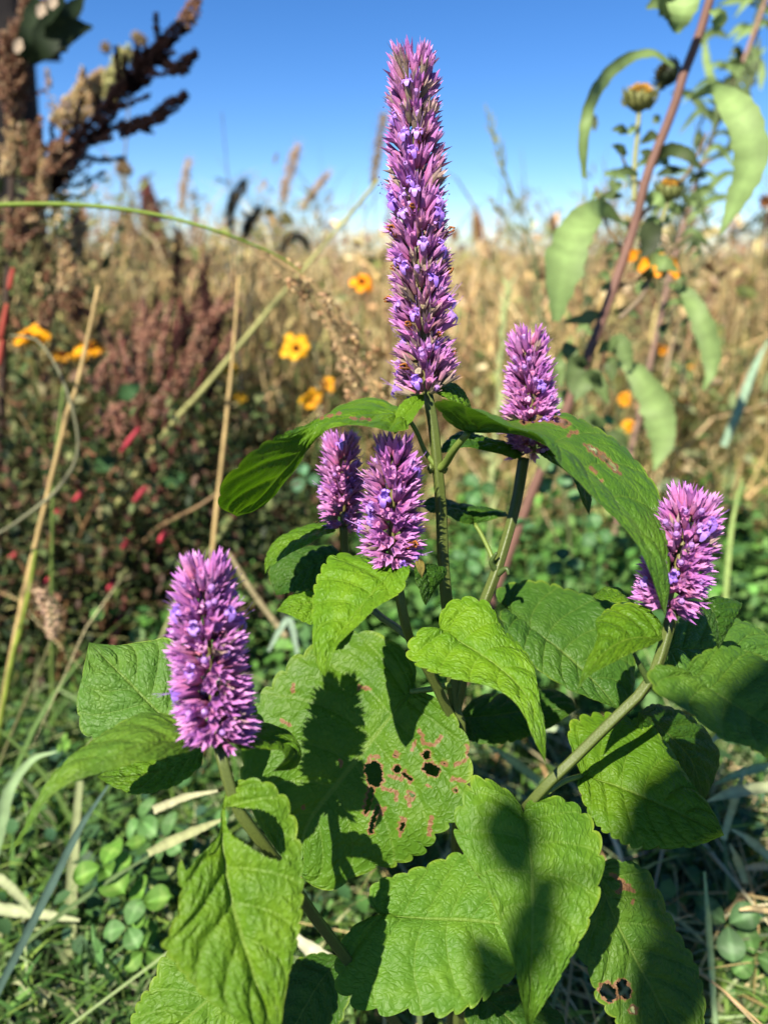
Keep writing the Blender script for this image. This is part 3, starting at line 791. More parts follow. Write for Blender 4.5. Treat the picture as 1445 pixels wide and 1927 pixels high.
spike('leaning spike half hidden by a leaf tip', (1252,1148,.292), (1303,948,.294), (0, 0, 0), 148, 10, 24, [.85, 1.0, 1.0, 1.0, .95, .85, .7], R(4), R(45), .03, 4, 0, 46, .95, 48)

# ------------------------------------------------------------------ field: generators
def blades(name, base, h, lean, width, colors, seg=5, droop=0.35, seed=0, twist=True):
    """Grass blades: curved tapering ribbons with a fold along the middle. base (n,3), lean (n,2) horizontal bend direction * strength."""
    r = np.random.default_rng(seed)
    n = len(base); t = np.linspace(0, 1, seg + 1)
    lx = lean[:, None, :] * (t[None, :, None] ** 1.8)
    z = h[:, None] * (t[None] - droop * np.linalg.norm(lean, axis=1)[:, None] * t[None] ** 3)
    c = np.zeros((n, seg + 1, 3)); c[..., :2] = base[:, None, :2] + lx * h[:, None, None]; c[..., 2] = base[:, None, 2] + z
    a = r.uniform(0, 6.283, n)
    side = np.stack([np.cos(a), np.sin(a), np.zeros(n)], 1)
    w = width[:, None] * np.clip(1.05 - t[None] ** 2.2, 0.04, 1) * np.clip(0.55 + t[None] * 2, 0, 1)
    L_ = c - side[:, None] * w[..., None]; R_ = c + side[:, None] * w[..., None]
    V = np.stack([L_, R_], 2).reshape(-1, 3)
    b0 = (np.arange(n)[:, None] * (seg + 1) + np.arange(seg)[None]).ravel() * 2
    Q = np.stack([b0, b0 + 1, b0 + 3, b0 + 2], 1)
    C = np.repeat(colors, 2 * (seg + 1), 0)
    return make_mesh(name, V, Q, C)

def leaflets(name, pos, nrm, along, size, aspect, colors):
    """Small oval leaves with a folded middle: 8 points, 8 triangles each."""
    n = len(pos); nrm = norm(nrm); along = norm(along - nrm * (along * nrm).sum(1, keepdims=True)); side = np.cross(nrm, along)
    tpl = np.array([(0, 0, 0), (.28, -.42, .10), (.68, -.40, .10), (1, 0, -.06), (.68, .40, .10), (.28, .42, .10), (.30, 0, 0), (.68, 0, 0)])
    T = np.array([(0, 1, 6), (1, 2, 7), (1, 7, 6), (2, 3, 7), (3, 4, 7), (4, 5, 6), (4, 6, 7), (5, 0, 6)])
    V = pos[:, None] + size[:, None, None] * (tpl[None, :, 0, None] * along[:, None] + (tpl[None, :, 1, None] * aspect[:, None, None]) * side[:, None] + tpl[None, :, 2, None] * nrm[:, None])
    F = (T[None] + np.arange(n)[:, None, None] * 8).reshape(-1, 3)
    return make_mesh(name, V.reshape(-1, 3), F, np.repeat(colors, 8, 0))

def pick(cols, n, r, jit=0.25):
    cols = np.asarray(cols); c = cols[r.integers(0, len(cols), n)]
    return c * r.uniform(1 - jit, 1 + jit, (n, 1)) * r.uniform(.92, 1.08, (n, 3))

def fan(n, y0, y1, r, power=1.0, spread=.70, pad=.32, x0=None, x1=None):
    """Points over the ground inside the widening strip that the view takes in."""
    u = r.uniform(0, 1, n)
    y = y0 * (y1 / y0) ** (u ** power)
    s = r.uniform(-1, 1, n) if x0 is None else r.uniform(x0, x1, n)
    return np.stack([s * (spread * y + pad), y, np.zeros(n)], 1)

TAN = [(.74, .57, .31), (.62, .46, .23), (.80, .67, .42), (.52, .39, .19), (.56, .49, .23)]
OLIVE = [(.28, .28, .09), (.20, .23, .07), (.36, .33, .13), (.42, .38, .17)]
GRN = [(.075, .15, .04), (.10, .19, .05), (.055, .12, .035), (.13, .21, .07)]
PALE = [(.36, .40, .22), (.28, .36, .18), (.42, .38, .22), (.22, .30, .13)]

def field(name, me, mat, label=None):
    o = obj(name, me, mat); o['kind'] = 'stuff'
    if label: o['label'] = label
    return o

r = np.random.default_rng(21)
# far dry meadow, eye-high
n = 33000
b = fan(n, 3.2, 30, r, .9); h = r.uniform(.25, .47, n) * np.clip(1 + .12 * np.sin(b[:, 0] * 1.1 + b[:, 1] * .5), .8, 1.2)
c = pick(TAN + OLIVE, n, r)
field('dry_grass', blades('dry_grass', b, h, r.normal(0, .25, (n, 2)), .0016 + .0009 * b[:, 1] * r.uniform(.4, 1, n), c, seed=1), M_PLANT, 'tan dry meadow grass stretching to the horizon')
# middle distance grass
n = 33000
b = fan(n, 1.15, 3.6, r, 1.0); h = r.uniform(.16, .40, n)
right = b[:, 0] > -.08 * b[:, 1]
c = np.where((right & (r.uniform(0, 1, n) < .48))[:, None], pick(TAN + OLIVE, n, r), pick(OLIVE + OLIVE + GRN, n, r))
h = h * np.where(right, .98, 1.12)
field('meadow_grass', blades('meadow_grass', b, h, r.normal(0, .3, (n, 2)), r.uniform(.0012, .0032, n), c, seed=2), M_PLANT, 'mixed tan and green grass in the middle distance')
# tall wispy heads against the sky
n = 2600
b = fan(n, 1.5, 5.5, r, 1.0, x0=-.7, x1=.8); h = r.uniform(.30, .54, n) + .03 * b[:, 1]
field('wispy_grass', blades('wispy_grass', b, h, r.normal(0, .22, (n, 2)), r.uniform(.0012, .0028, n), pick(TAN, n, r), seed=3), M_PLANT, 'thin wispy grass tops rising against the sky')

# straw standing in the right meadow, closer
n = 6500
b = fan(n, .95, 2.1, r, 1.0, x0=.0, x1=1.0); h = r.uniform(.10, .30, n)
field('straw_grass', blades('straw_grass', b, h, r.normal(0, .45, (n, 2)), r.uniform(.001, .0035, n), pick(TAN + TAN + OLIVE + [(.30, .38, .16)], n, r), seed=8), M_PLANT, 'bright straw standing in the right meadow')
# tussocks taller than the eye, uneven, closing the horizon
r2 = np.random.default_rng(71); bs, hs_, cs = [], [], []
for k in range(120):
    y_ = r2.uniform(1.9, 6.0); x_ = r2.uniform(-.66, .66) * y_ * 1.05; m = int(r2.integers(40, 90)); sp_ = r2.uniform(.05, .20) * (y_ / 3)
    bs.append(np.stack([x_ + r2.normal(0, sp_, m), y_ + r2.normal(0, sp_, m), np.zeros(m)], 1))
    hs_.append(r2.uniform(.30, 1.0, m) ** .6 * (r2.uniform(.40, .54) + .034 * y_)); cs.append(pick([TAN, TAN, OLIVE, TAN + OLIVE, [(.40, .24, .15)]][int(r2.integers(0, 5))], m, r2))
b = np.concatenate(bs); h = np.concatenate(hs_); n = len(b)
field('grass_tussocks', blades('grass_tussocks', b, h, r2.normal(0, .20, (n, 2)), r2.uniform(.0008, .0022, n) * (b[:, 1] / 2.5), np.concatenate(cs), seg=5, seed=15), M_PLANT, 'uneven straw tussocks standing higher than the horizon')
# crossing dry stems at the left, pale broad leaves at the right
n = 420
b = fan(n, .72, 1.5, r2, 1.0, x0=-1.0, x1=-.05); h = r2.uniform(.16, .40, n)
field('crossing_straw', blades('crossing_straw', b, h, r2.normal(0, .7, (n, 2)), r2.uniform(.0008, .0019, n), pick(TAN + [(.40, .20, .14), (.34, .36, .15)], n, r2), seg=6, seed=16), M_PLANT, 'dry grass stems crossing in front of the dark weeds')
n = 900
b = fan(n, .95, 2.0, r2, 1.0, x0=.05, x1=1.0); b[:, 2] = r2.uniform(.03, .30, n)
field('pale_weed_leaves', leaflets('pale_weed_leaves', b, r2.normal(0, .5, (n, 3)) + [-.3, -.5, .7], r2.normal(0, 1, (n, 3)), r2.uniform(.016, .042, n), r2.uniform(.3, .6, n), pick([(.34, .42, .20), (.28, .38, .16), (.42, .46, .26), (.22, .32, .12)], n, r2)), M_PLANT, 'pale green weed leaves in the right meadow')
# leafy weeds: stems with many small leaves
def weeds(name, roots, heights, per, size, cols, r, droop=.3, aspect=(.55, .9), spread=.35):
    n = len(roots); k = per
    t = r.uniform(.15, 1, (n, k))
    bend = r.normal(0, .22, (n, 1, 2))
    ang = r.uniform(0, 6.283, (n, k))
    out = np.stack([np.cos(ang), np.sin(ang)], -1)
    pos = np.zeros((n, k, 3))
    pos[..., :2] = roots[:, None, :2] + bend * (t ** 2 * heights[:, None])[..., None] + out * (r.uniform(.0, spread, (n, k)) * heights[:, None] * .35)[..., None]
    pos[..., 2] = t * heights[:, None]
    nr = np.concatenate([out * r.uniform(-.2, .9, (n, k, 1)), r.uniform(.25, 1, (n, k, 1))], -1)
    al = np.concatenate([out, r.uniform(-.5, .5, (n, k, 1))], -1)
    m = n * k
    return leaflets(name, pos.reshape(m, 3), nr.reshape(m, 3), al.reshape(m, 3), r.uniform(size[0], size[1], m), r.uniform(aspect[0], aspect[1], m), pick(cols, m, r, .3))
n = 1650
b = fan(n, .62, 1.3, r, 1.0, x0=-.25, x1=.8); hh = r.uniform(.07, .18, n)
field('green_ground_cover', weeds('green_ground_cover', b, hh, 26, (.010, .019), [(.10, .22, .055), (.14, .29, .07), (.075, .18, .06), (.18, .33, .10)], r, aspect=(.7, 1.0)), M_PLANT, 'leafy green clover growing behind the hyssop')
n = 3200
b = fan(n, .68, 2.0, r, 1.0, x0=-1.0, x1=-.08); hh = r.uniform(.12, .36, n)
field('dark_weed_foliage', weeds('dark_weed_foliage', b, hh, 26, (.007, .016), [(.04, .065, .022), (.028, .05, .02), (.085, .12, .04), (.13, .15, .06), (.12, .07, .045)], r, aspect=(.35, .8)), M_PLANT, 'dark leafy weeds around the maroon seed heads')
n = 1500
b = fan(n, 1.2, 3.6, r, 1.0); hh = r.uniform(.15, .36, n)
field('meadow_weed_foliage', weeds('meadow_weed_foliage', b, hh, 22, (.012, .030), [(.12, .17, .07), (.16, .20, .09), (.20, .20, .09), (.09, .14, .05), (.28, .21, .11)], r, aspect=(.3, .7)), M_PLANT, 'small leaved weeds among the meadow grass')
# rough growth standing above eye height at the left, plumes on the skyline
n = 420
b = fan(n, 1.5, 3.2, r, 1.0, x0=-1.0, x1=-.30); hh = r.uniform(.36, .60, n)
field('tall_weed_foliage', weeds('tall_weed_foliage', b, hh, 40, (.010, .026), [(.15, .17, .07), (.22, .22, .10), (.34, .26, .14), (.10, .13, .05), (.42, .34, .19)], r, aspect=(.25, .6)), M_PLANT, 'rough olive and brown weeds closing the left skyline')
# branching dead stems and twigs, the tangle that hides the horizon
n = 32000
b = fan(n, 1.0, 4.0, r, 1.0); lf = b[:, 0] < -.12 * b[:, 1]
b[:, 2] = r.uniform(.0, .36, n) + np.where(lf | (r.uniform(0, 1, n) < .25), r.uniform(0, .12, n), 0); h = r.uniform(.05, .17, n)
clumpy = (np.sin(b[:, 0] * 9 + 1) + np.sin(b[:, 1] * 7 + b[:, 0] * 5)) > -.9
b, h, lf = b[clumpy], h[clumpy], lf[clumpy]; n = len(b)
field('weed_tangle', blades('weed_tangle', b, h, r.normal(0, .7, (n, 2)), r.uniform(.0007, .0022, n), pick(TAN + TAN + [(.26, .17, .09), (.16, .10, .06), (.30, .28, .12), (.40, .22, .14)], n, r, .35), seg=3, seed=9), M_PLANT, 'tangle of dead stems and twigs across the meadow')
n = 7500
b = fan(n, 1.0, 3.5, r, 1.0); ps = b + np.stack([0 * h[:1].repeat(n), 0 * h[:1].repeat(n), r.uniform(.08, .50, n)], 1)
field('dead_weed_leaves', leaflets('dead_weed_leaves', ps, r.normal(0, 1, (n, 3)) + [-.3, -.5, .5], r.normal(0, 1, (n, 3)), r.uniform(.010, .034, n), r.uniform(.25, .7, n), pick(TAN + OLIVE + [(.25, .15, .08), (.14, .09, .05), (.34, .40, .18), (.20, .28, .10)], n, r, .35)), M_PLANT, 'dry curled leaves through the meadow tangle')
# bushy weeds reaching above the horizon at both sides of the view
r3 = np.random.default_rng(73); pp, aa, bb, hh3 = [], [], [], []
for k in range(64):
    sd = k % 5; y_ = r3.uniform(1.1, 2.3); x_ = (r3.uniform(.16, .50) if sd < 3 else r3.uniform(-.34, -.06)) * y_; H_ = .52 + r3.uniform(.00, .13) + .04 * r3.uniform(0, 1) * y_
    m = int(r3.integers(16, 34)); t = r3.uniform(.25, 1, m); a = r3.uniform(0, 6.283, m); sp_ = (1.05 - t) * .10 + .012
    st = np.array([x_, y_, 0]) + np.stack([.06 * t ** 2 * np.sin(k), 0 * t, t * H_ * .86], 1)
    bb.append(st); hh3.append(r3.uniform(.03, .10, m) * H_ / .5)
    e = st + np.stack([np.cos(a) * sp_, np.sin(a) * sp_, r3.uniform(.01, .05, m)], 1)
    for q in range(3): pp.append(st + (e - st) * r3.uniform(.2, 1.1, (m, 1)) + r3.normal(0, .006, (m, 3))); aa.append(np.stack([np.cos(a), np.sin(a), r3.uniform(.1, 1.2, m)], 1))
pp, aa, bb, hh3 = (np.concatenate(q) for q in (pp, aa, bb, hh3)); n = len(pp)
field('skyline_weed_leaves', leaflets('skyline_weed_leaves', pp, r3.normal(0, .6, (n, 3)) + [-.3, -.5, .5], aa, r3.uniform(.010, .030, n), r3.uniform(.12, .34, n), pick([(.24, .28, .12), (.34, .34, .17), (.16, .20, .08), (.48, .38, .22), (.30, .20, .12)], n, r3)), M_PLANT, 'narrow olive leaves of weeds rising over the horizon')
n = len(bb)
field('skyline_weed_stems', blades('skyline_weed_stems', bb - [0, 0, .04], hh3 + .05, r3.normal(0, .8, (n, 2)), r3.uniform(.0008, .0018, n), pick([(.30, .26, .13), (.44, .34, .20), (.24, .15, .10)], n, r3), seg=4, seed=18), M_PLANT, 'thin branching stems of weeds over the horizon')
# close to the ground: grass, thatch, clover
n = 15000
b = fan(n, .35, 1.25, r, 1.15, pad=.32); h = r.uniform(.04, .14, n) * np.clip((b[:, 1] - .2) / .4, .45, 1)
field('low_grass', blades('low_grass', b, h, r.normal(0, .75, (n, 2)), r.uniform(.0009, .0030, n), pick(GRN + [(.16, .28, .06), (.22, .34, .08), (.12, .24, .06)] + PALE[:2], n, r, .35), seed=4), M_PLANT, 'low tangled green grass near the ground')
n = 1500
b = fan(n, .36, 1.4, r, 1.0, pad=.3, x0=0.0, x1=1); b[:, 2] = r.uniform(0, .05, n); h = r.uniform(.03, .09, n)
field('straw_thatch', blades('straw_thatch', b, h, r.normal(0, 2.0, (n, 2)), r.uniform(.0008, .0018, n), pick(PALE + TAN, n, r), seed=5, droop=.25), M_PLANT, 'pale straw thatch lying on the soil')
n = 420
b = fan(n, .46, .95, r, 1.0, pad=.25); b = b[(np.abs(b[:, 0]) > .10) & ((b[:, 1] > .60) | (r.uniform(0, 1, n) < .35))]; n = len(b); h = r.uniform(.10, .22, n)
field('tall_green_grass', blades('tall_green_grass', b, h, r.normal(0, .55, (n, 2)), r.uniform(.0009, .0021, n), pick([(.18, .30, .07), (.24, .36, .10), (.13, .24, .06), (.34, .40, .18)], n, r, .3), seg=8, seed=14), M_PLANT, 'longer green grass arching over the clover')
n = 850
b = fan(n, .40, .95, r, 1.0, pad=.25); hh = r.uniform(.03, .10, n)
field('clover_patch', weeds('clover_patch', b, hh, 9, (.007, .014), [(.07, .15, .06), (.10, .20, .06), (.06, .13, .07)], r, aspect=(.85, 1.1), spread=.9), M_PLANT, 'low clover leaves scattered over the ground')

# ------------------------------------------------------------------ single plants of the field
def to_ground(pts, drop=None):
    """Continue a stalk given by photo positions down to the ground."""
    q = PS(pts)
    e = q[-1].copy()
    if e[2] > .01:
        d = q[-1] - q[-2]
        k = e + np.clip(d / max(-d[2], 1e-3), -1.2, 1.2) * e[2] * .7 if d[2] < 0 else e
        q = np.concatenate([q, [[e[0] * .45 + k[0] * .55, e[1] * .45 + k[1] * .55, e[2] * .5], [k[0], k[1], 0]]])
    return q

def seeds(g, axis, rad, n, size, cols, r, spread=1.0, elong=1.6):
    """A seed head: n small pointed seeds crowded around an axis."""
    axis = np.asarray(axis); m = len(axis) - 1
    t = r.uniform(0, 1, n); idx = t * m; i0 = np.clip(idx.astype(int), 0, m - 1)
    c = axis[i0] + (axis[i0 + 1] - axis[i0]) * (idx - i0)[:, None]
    ax = norm(axis[i0 + 1] - axis[i0])
    v = r.normal(0, 1, (n, 3)); v = norm(v - ax * (v * ax).sum(1, keepdims=True))
    rr = np.interp(t, np.linspace(0, 1, len(rad)), rad) * np.sqrt(r.uniform(.15, 1, n)) * spread
    pos = c + v * rr[:, None]
    d = norm(v + ax * r.uniform(.2, 1.2, (n, 1))); s1 = norm(np.cross(d, ax + .01)); s2 = np.cross(d, s1)
    s = r.uniform(size * .6, size * 1.3, n)[:, None]
    P6 = np.stack([pos - d * s * elong, pos + d * s * elong, pos + s1 * s, pos - s1 * s, pos + s2 * s, pos - s2 * s], 1)
    T = np.array([(0, 2, 4), (0, 4, 3), (0, 3, 5), (0, 5, 2), (1, 4, 2), (1, 3, 4), (1, 5, 3), (1, 2, 5)])
    g.add(P6.reshape(-1, 3), (T[None] + np.arange(n)[:, None, None] * 6).reshape(-1, 3), None, np.repeat(pick(cols, n, r, .35), 6, 0))

def ribbon(g, pts, w, C, n=24, fold=.25, face=None, wave=0.0):
    """A long leaf or blade with thickness in its fold: three points across."""
    c = spline(pts, n); T = norm(np.gradient(c, axis=0))
    f = norm(CAM - c) if face is None else np.broadcast_to(norm(face), c.shape)
    s = norm(np.cross(T, f)); nn = np.cross(s, T)
    ww = np.interp(np.linspace(0, 1, n + 1), np.linspace(0, 1, len(w)), w)[:, None]
    wv = wave * ww * (np.sin(np.linspace(0, 8, n + 1) + c[0, 0] * 90) + .4 * np.sin(np.linspace(0, 17, n + 1)))[:, None]
    q = np.random.default_rng(int(abs(c[0, 0] * 1e4 + c[0, 2] * 3e4)) % 99991)
    wl, wr = (ww * q.uniform(.86, 1.1, (n + 1, 1)) for _ in range(2))
    V = np.stack([c - s * wl + nn * (ww * fold + wv), c, c + s * wr + nn * (ww * fold - wv)], 1).reshape(-1, 3)
    k_ = np.tile([.92, 1.22, .92], n + 1) * np.repeat(q.uniform(.88, 1.1, n + 1), 3)
    C = np.asarray(C, float)[None] * k_[:, None]
    i = (np.arange(n)[:, None] * 3 + np.arange(2)[None]).ravel()
    g.add(V, None, np.stack([i, i + 1, i + 4, i + 3], 1), C)
    return g

def single(name, g, label, cat, mat=M_PLANT, group=None, smooth=True):
    o = tag(obj(name, g.mesh(name, smooth), mat), label, cat, group); o['kind'] = 'thing'
    return o

# feathery plumes of the meadow on the skyline
r = np.random.default_rng(29)
g = Geo()
for k in range(260):
    y_ = r.uniform(1.5, 6.5); x_ = r.uniform(-.62, .60) * y_; zt = r.uniform(.38, .52) + .026 * y_ + (.06 if x_ < -.1 * y_ else 0) * r.uniform(0, 1)
    ln_ = np.array([r.normal(0, .09), r.normal(0, .05), 0]); top = np.array([x_, y_, zt]) + ln_; L_ = r.uniform(.10, .26)
    ax = np.array([top - [ln_[0] * .5, ln_[1] * .5, L_], top - [ln_[0] * .2, 0, L_ * .5], top])
    tube_geo(g, np.array([[x_, y_, 0], [x_, y_, zt * .5], ax[0]]), (.0018, .0012), 4, (.5, .4, .2), n=4)
    seeds(g, spline(ax, 8), [.002, .008, .009, .003], 40, .0024, [TAN, [(.62, .5, .38), (.55, .40, .28)], [(.38, .22, .14)], OLIVE][int(r.integers(0, 4))], r, elong=5.0)
field('grass_plumes', g.mesh('grass_plumes', False), M_SEED, 'feathery tan grass plumes along the skyline')

# ---- dark fence post, upper left
pc = ground_under(P(30, 300, 1.15)) + np.array([-.03, 0, 0])
post = thing('fence_post', 'dark weathered fence post behind the brown seed heads', 'post', pc)
g = Geo(); pw = .031
zz = np.array([0, .25, .5, .8, .95]); sec = np.array([(-1, -1), (-.75, -1.1), (.75, -1.1), (1, -1), (1.1, 0), (1, 1), (.75, 1.08), (-.75, 1.08), (-1, 1), (-1.08, 0)])
V = np.concatenate([np.concatenate([sec * pw * (1 - .03 * k) + pc[:2] + [.05 * z + .003 * math.sin(k * 3), 0], np.full((10, 1), z)], 1) for k, z in enumerate(zz)])
Q = [(i * 10 + j, i * 10 + (j + 1) % 10, (i + 1) * 10 + (j + 1) % 10, (i + 1) * 10 + j) for i in range(4) for j in range(10)]
g.add(V, [(40 + j, 40 + (j + 1) % 10, 50) for j in range(10)] , Q, (.018, .016, .017)) if False else g.add(np.concatenate([V, [[pc[0] + .048, pc[1], .955]]]), [(40 + j, 40 + (j + 1) % 10, 50) for j in range(10)], Q, (.018, .016, .017))
obj('post_shaft', g.mesh('post_shaft', False), M_WOOD, post)
g = Geo(); bz = P(105, 85, 1.15)[2]
bx = np.array([(x, y, z) for x in (-.045, .052) for y in (-.046, .03) for z in (-.022, .018)]) + [pc[0] + .05 * bz + .012, pc[1], bz]
bx[4:, 2] -= .004
g.add(bx, None, [(0, 1, 3, 2), (4, 6, 7, 5), (0, 4, 5, 1), (2, 3, 7, 6), (0, 2, 6, 4), (1, 5, 7, 3)], (.022, .02, .02))
obj('wire_clamp', g.mesh('wire_clamp', False), M_WOOD, post)

# ---- brown seeding weed in front of the post
r = np.random.default_rng(31)
D = .80
weed = thing('pigweed_plant', 'tall seeding weed with brown and blackish plumes against the sky', 'weed', ground_under(P(20, 700, D)))
def part_tube(name, pts, rad, C, parent, mat=M_PLANT, n=24, k=7, ground=False):
    g = Geo(); q = to_ground(pts) if ground else PS(pts)
    tube_geo(g, q, rad, k, C, n=n); return obj(name, g.mesh(name), mat, parent)
part_tube('stem', [(48,-60,D),(35,60,D),(28,220,D),(22,380,D),(14,560,D),(4,760,D)], (.003, .004, .005), (.07, .045, .03), weed, ground=True)
def seed_spike(pts, rad, n, cols, parent, size=.0021, side=0, side_len=.03, rr=None):
    rr = rr or r
    ax = spline(PS(pts) if len(pts[0]) == 3 and max(abs(pts[0][0]), abs(pts[0][1])) > 3 else np.array(pts), 24)
    g = Geo(); tube_geo(g, ax, (.0012, .0006), 5, np.asarray(cols[0]) * .7)
    seeds(g, ax, rad, int(n * 1.9), size * .68, cols, rr)
    for k in range(side):
        i = int(rr.uniform(1, 22)); T = norm(ax[i + 1] - ax[i])
        o = norm(rr.normal(0, 1, 3) * [1, .6, 1]); d = norm(T * .9 + o * .8)
        L_ = side_len * rr.uniform(.5, 1.1) * (1 - i / 40)
        sx = spline(np.array([ax[i], ax[i] + d * L_ * .5, ax[i] + d * L_ + T * L_ * .2]), 8)
        seeds(g, sx, [max(rad[0] * .55, .0028), max(rad[0] * .45, .0024), .001], int(n / 8), size * .68, cols, rr)
    return obj('seed_spike', g.mesh('seed_spike', False), M_SEED, parent)
DARK = [(.022, .012, .013), (.014, .009, .010), (.034, .016, .014)]
BRN = [(.22, .12, .075), (.28, .16, .10), (.15, .08, .05), (.36, .25, .16)]
MIXG = [(.20, .24, .10), (.28, .26, .13)]
BUFF = [(.48, .36, .20), (.42, .30, .16), (.52, .42, .26)]
def plume(pts, rad, n, cols, parent, side=0, side_len=.03, size=.0021):
    return seed_spike(pts, rad, n, cols, parent, size, side, side_len)
plume([(70,390,D),(140,290,D-.02),(215,195,D-.03),(290,105,D-.05),(345,45,D-.06)], [.004, .007, .009, .008, .006], 900, DARK, weed, 44, .055)
plume([(345,48,D-.06),(362,22,D-.06),(372,-4,D-.06)], [.007, .008, .004], 110, BRN, weed)
plume([(225,250,D-.02),(270,230,D-.03),(310,222,D-.04)], [.006, .006, .003], 240, DARK, weed, 3, .02)
plume([(290,218,D-.03),(322,200,D-.04),(352,176,D-.04)], [.004, .007, .003], 200, DARK, weed)
plume([(320,135,D-.05),(345,120,D-.05),(372,98,D-.05)], [.004, .006, .003], 150, DARK, weed)
plume([(310,120,D-.05),(335,132,D-.05),(355,130,D-.05)], [.004, .005, .003], 120, DARK, weed)
for k, (x0, y0, x1, y1, rd) in enumerate([(20,240,40,90,.016), (30,90,60,-30,.017), (8,190,10,60,.013), (62,420,85,300,.012), (50,330,70,235,.012), (85,330,105,270,.009), (40,425,62,372,.011), (10,330,25,250,.013), (14,470,40,400,.010)]):
    plume([(x0,y0,D-.03-.01*(k%3)),((x0+x1)/2+8,(y0+y1)/2,D-.03-.01*(k%3)),(x1,y1,D-.04-.01*(k%3))], [rd*.35, rd*.55, rd*.5, rd*.2], 260, (BRN, BRN, BRN, BUFF)[k % 4 if k > 2 else 0], weed, 9, .035)
g = Geo()
for (a, m_, e, w) in [((60,120),(90,70),(120,-20),.013), ((90,110),(120,60),(175,50),.012), ((95,90),(130,30),(160,-10),.009), ((40,110),(62,60),(70,-10),.012)]:
    ribbon(g, PS([(*a,D-.06),(*m_,D-.07),(*e,D-.06)]), [.003, w, w * .8, .001], (.030, .05, .02), wave=.2)
obj('leaf', g.mesh('leaf'), M_PLANT, weed)
for (x, y) in ((78,18),(35,85),(100,2)):
    g = Geo(); ribbon(g, PS([(x-5,y+14,D-.09),(x,y,D-.09),(x+5,y-12,D-.09)]), [.002, .005, .001], (.62, .50, .36), n=8)
    obj('pale_bract', g.mesh('pale_bract'), M_PLANT, weed)
for (a, e) in (((8,460),(10,560)),):
    pass
for (x0, y0, x1, y1) in ((2,640,14,572), (18,545,26,505), (-2,690,6,640)):
    g = Geo(); tube_geo(g, PS([(x0,y0,D-.1),((x0+x1)/2,(y0+y1)/2,D-.1),(x1,y1,D-.1)]), (.0022, .0028, .0018), 7, (.42, .09, .06), n=6)
    obj('red_stalk', g.mesh('red_stalk'), M_PLANT, weed)

for k in range(26):
    x0, y0 = r.uniform(-20, 150), r.uniform(300, 640); dd = D + r.uniform(-.04, .12)
    plume([(x0,y0,dd),(x0+r.uniform(-8,12),y0-r.uniform(20,35),dd),(x0+r.uniform(-10,26),y0-r.uniform(45,85),dd)], [.006, .008, .003], 90, [BRN, BUFF, [(.16,.15,.07),(.10,.10,.05)], MIXG][k % 4], weed, 3, .03, .0024)
m = 420
ps = np.array([P(x, y, d) for x, y, d in zip(r.uniform(-20, 190, m), r.uniform(330, 760, m), r.uniform(.8, 1.05, m))])
obj('foliage', leaflets('foliage', ps, r.normal(0, .6, (m, 3)) + [-.2, -.5, .6], r.normal(0, 1, (m, 3)), r.uniform(.010, .026, m), r.uniform(.25, .6, m), pick([(.10,.14,.05),(.16,.18,.08),(.07,.10,.04),(.24,.22,.11),(.26,.15,.09)], m, r)), M_PLANT, weed)

# ---- buff plume and small dried heads behind it
gold = thing('goldenrod_plume', 'pale yellow gone-over plume behind the blackish seed head', 'wildflower', ground_under(P(120, 500, .90)))
part_tube('stem', [(195,140,.90),(150,200,.90),(110,300,.90),(100,420,.90),(100,560,.90)], (.002, .003, .004), (.20, .19, .08), gold, ground=True)
plume([(110,240,.90),(150,195,.90),(198,135,.90)], [.012, .016, .014, .006], 380, BUFF, gold, 8, .05, .003)
plume([(205,190,.90),(220,140,.90),(235,95,.90)], [.010, .012, .006], 250, [(.36,.36,.16),(.45,.42,.2)], gold, 4, .03, .003)
dead = thing('dried_aster', 'small round dried flower heads on forked stalks above the horizon', 'wildflower', ground_under(P(240, 420, 1.05)))
for (x, y) in ((258,70),(268,76),(250,105),(200,90),(228,318),(232,310),(240,322)):
    plume([(x-4,y+8,1.05),(x,y,1.05),(x+3,y-8,1.05)], [.005, .007, .004], 70, [(.24,.18,.11),(.30,.24,.14)], dead, 0, .02, .002)
part_tube('stem', [(262,75,1.05),(245,180,1.05),(235,300,1.05),(225,420,1.05),(215,560,1.05)], (.001, .0016, .0025), (.22, .19, .10), dead, ground=True)

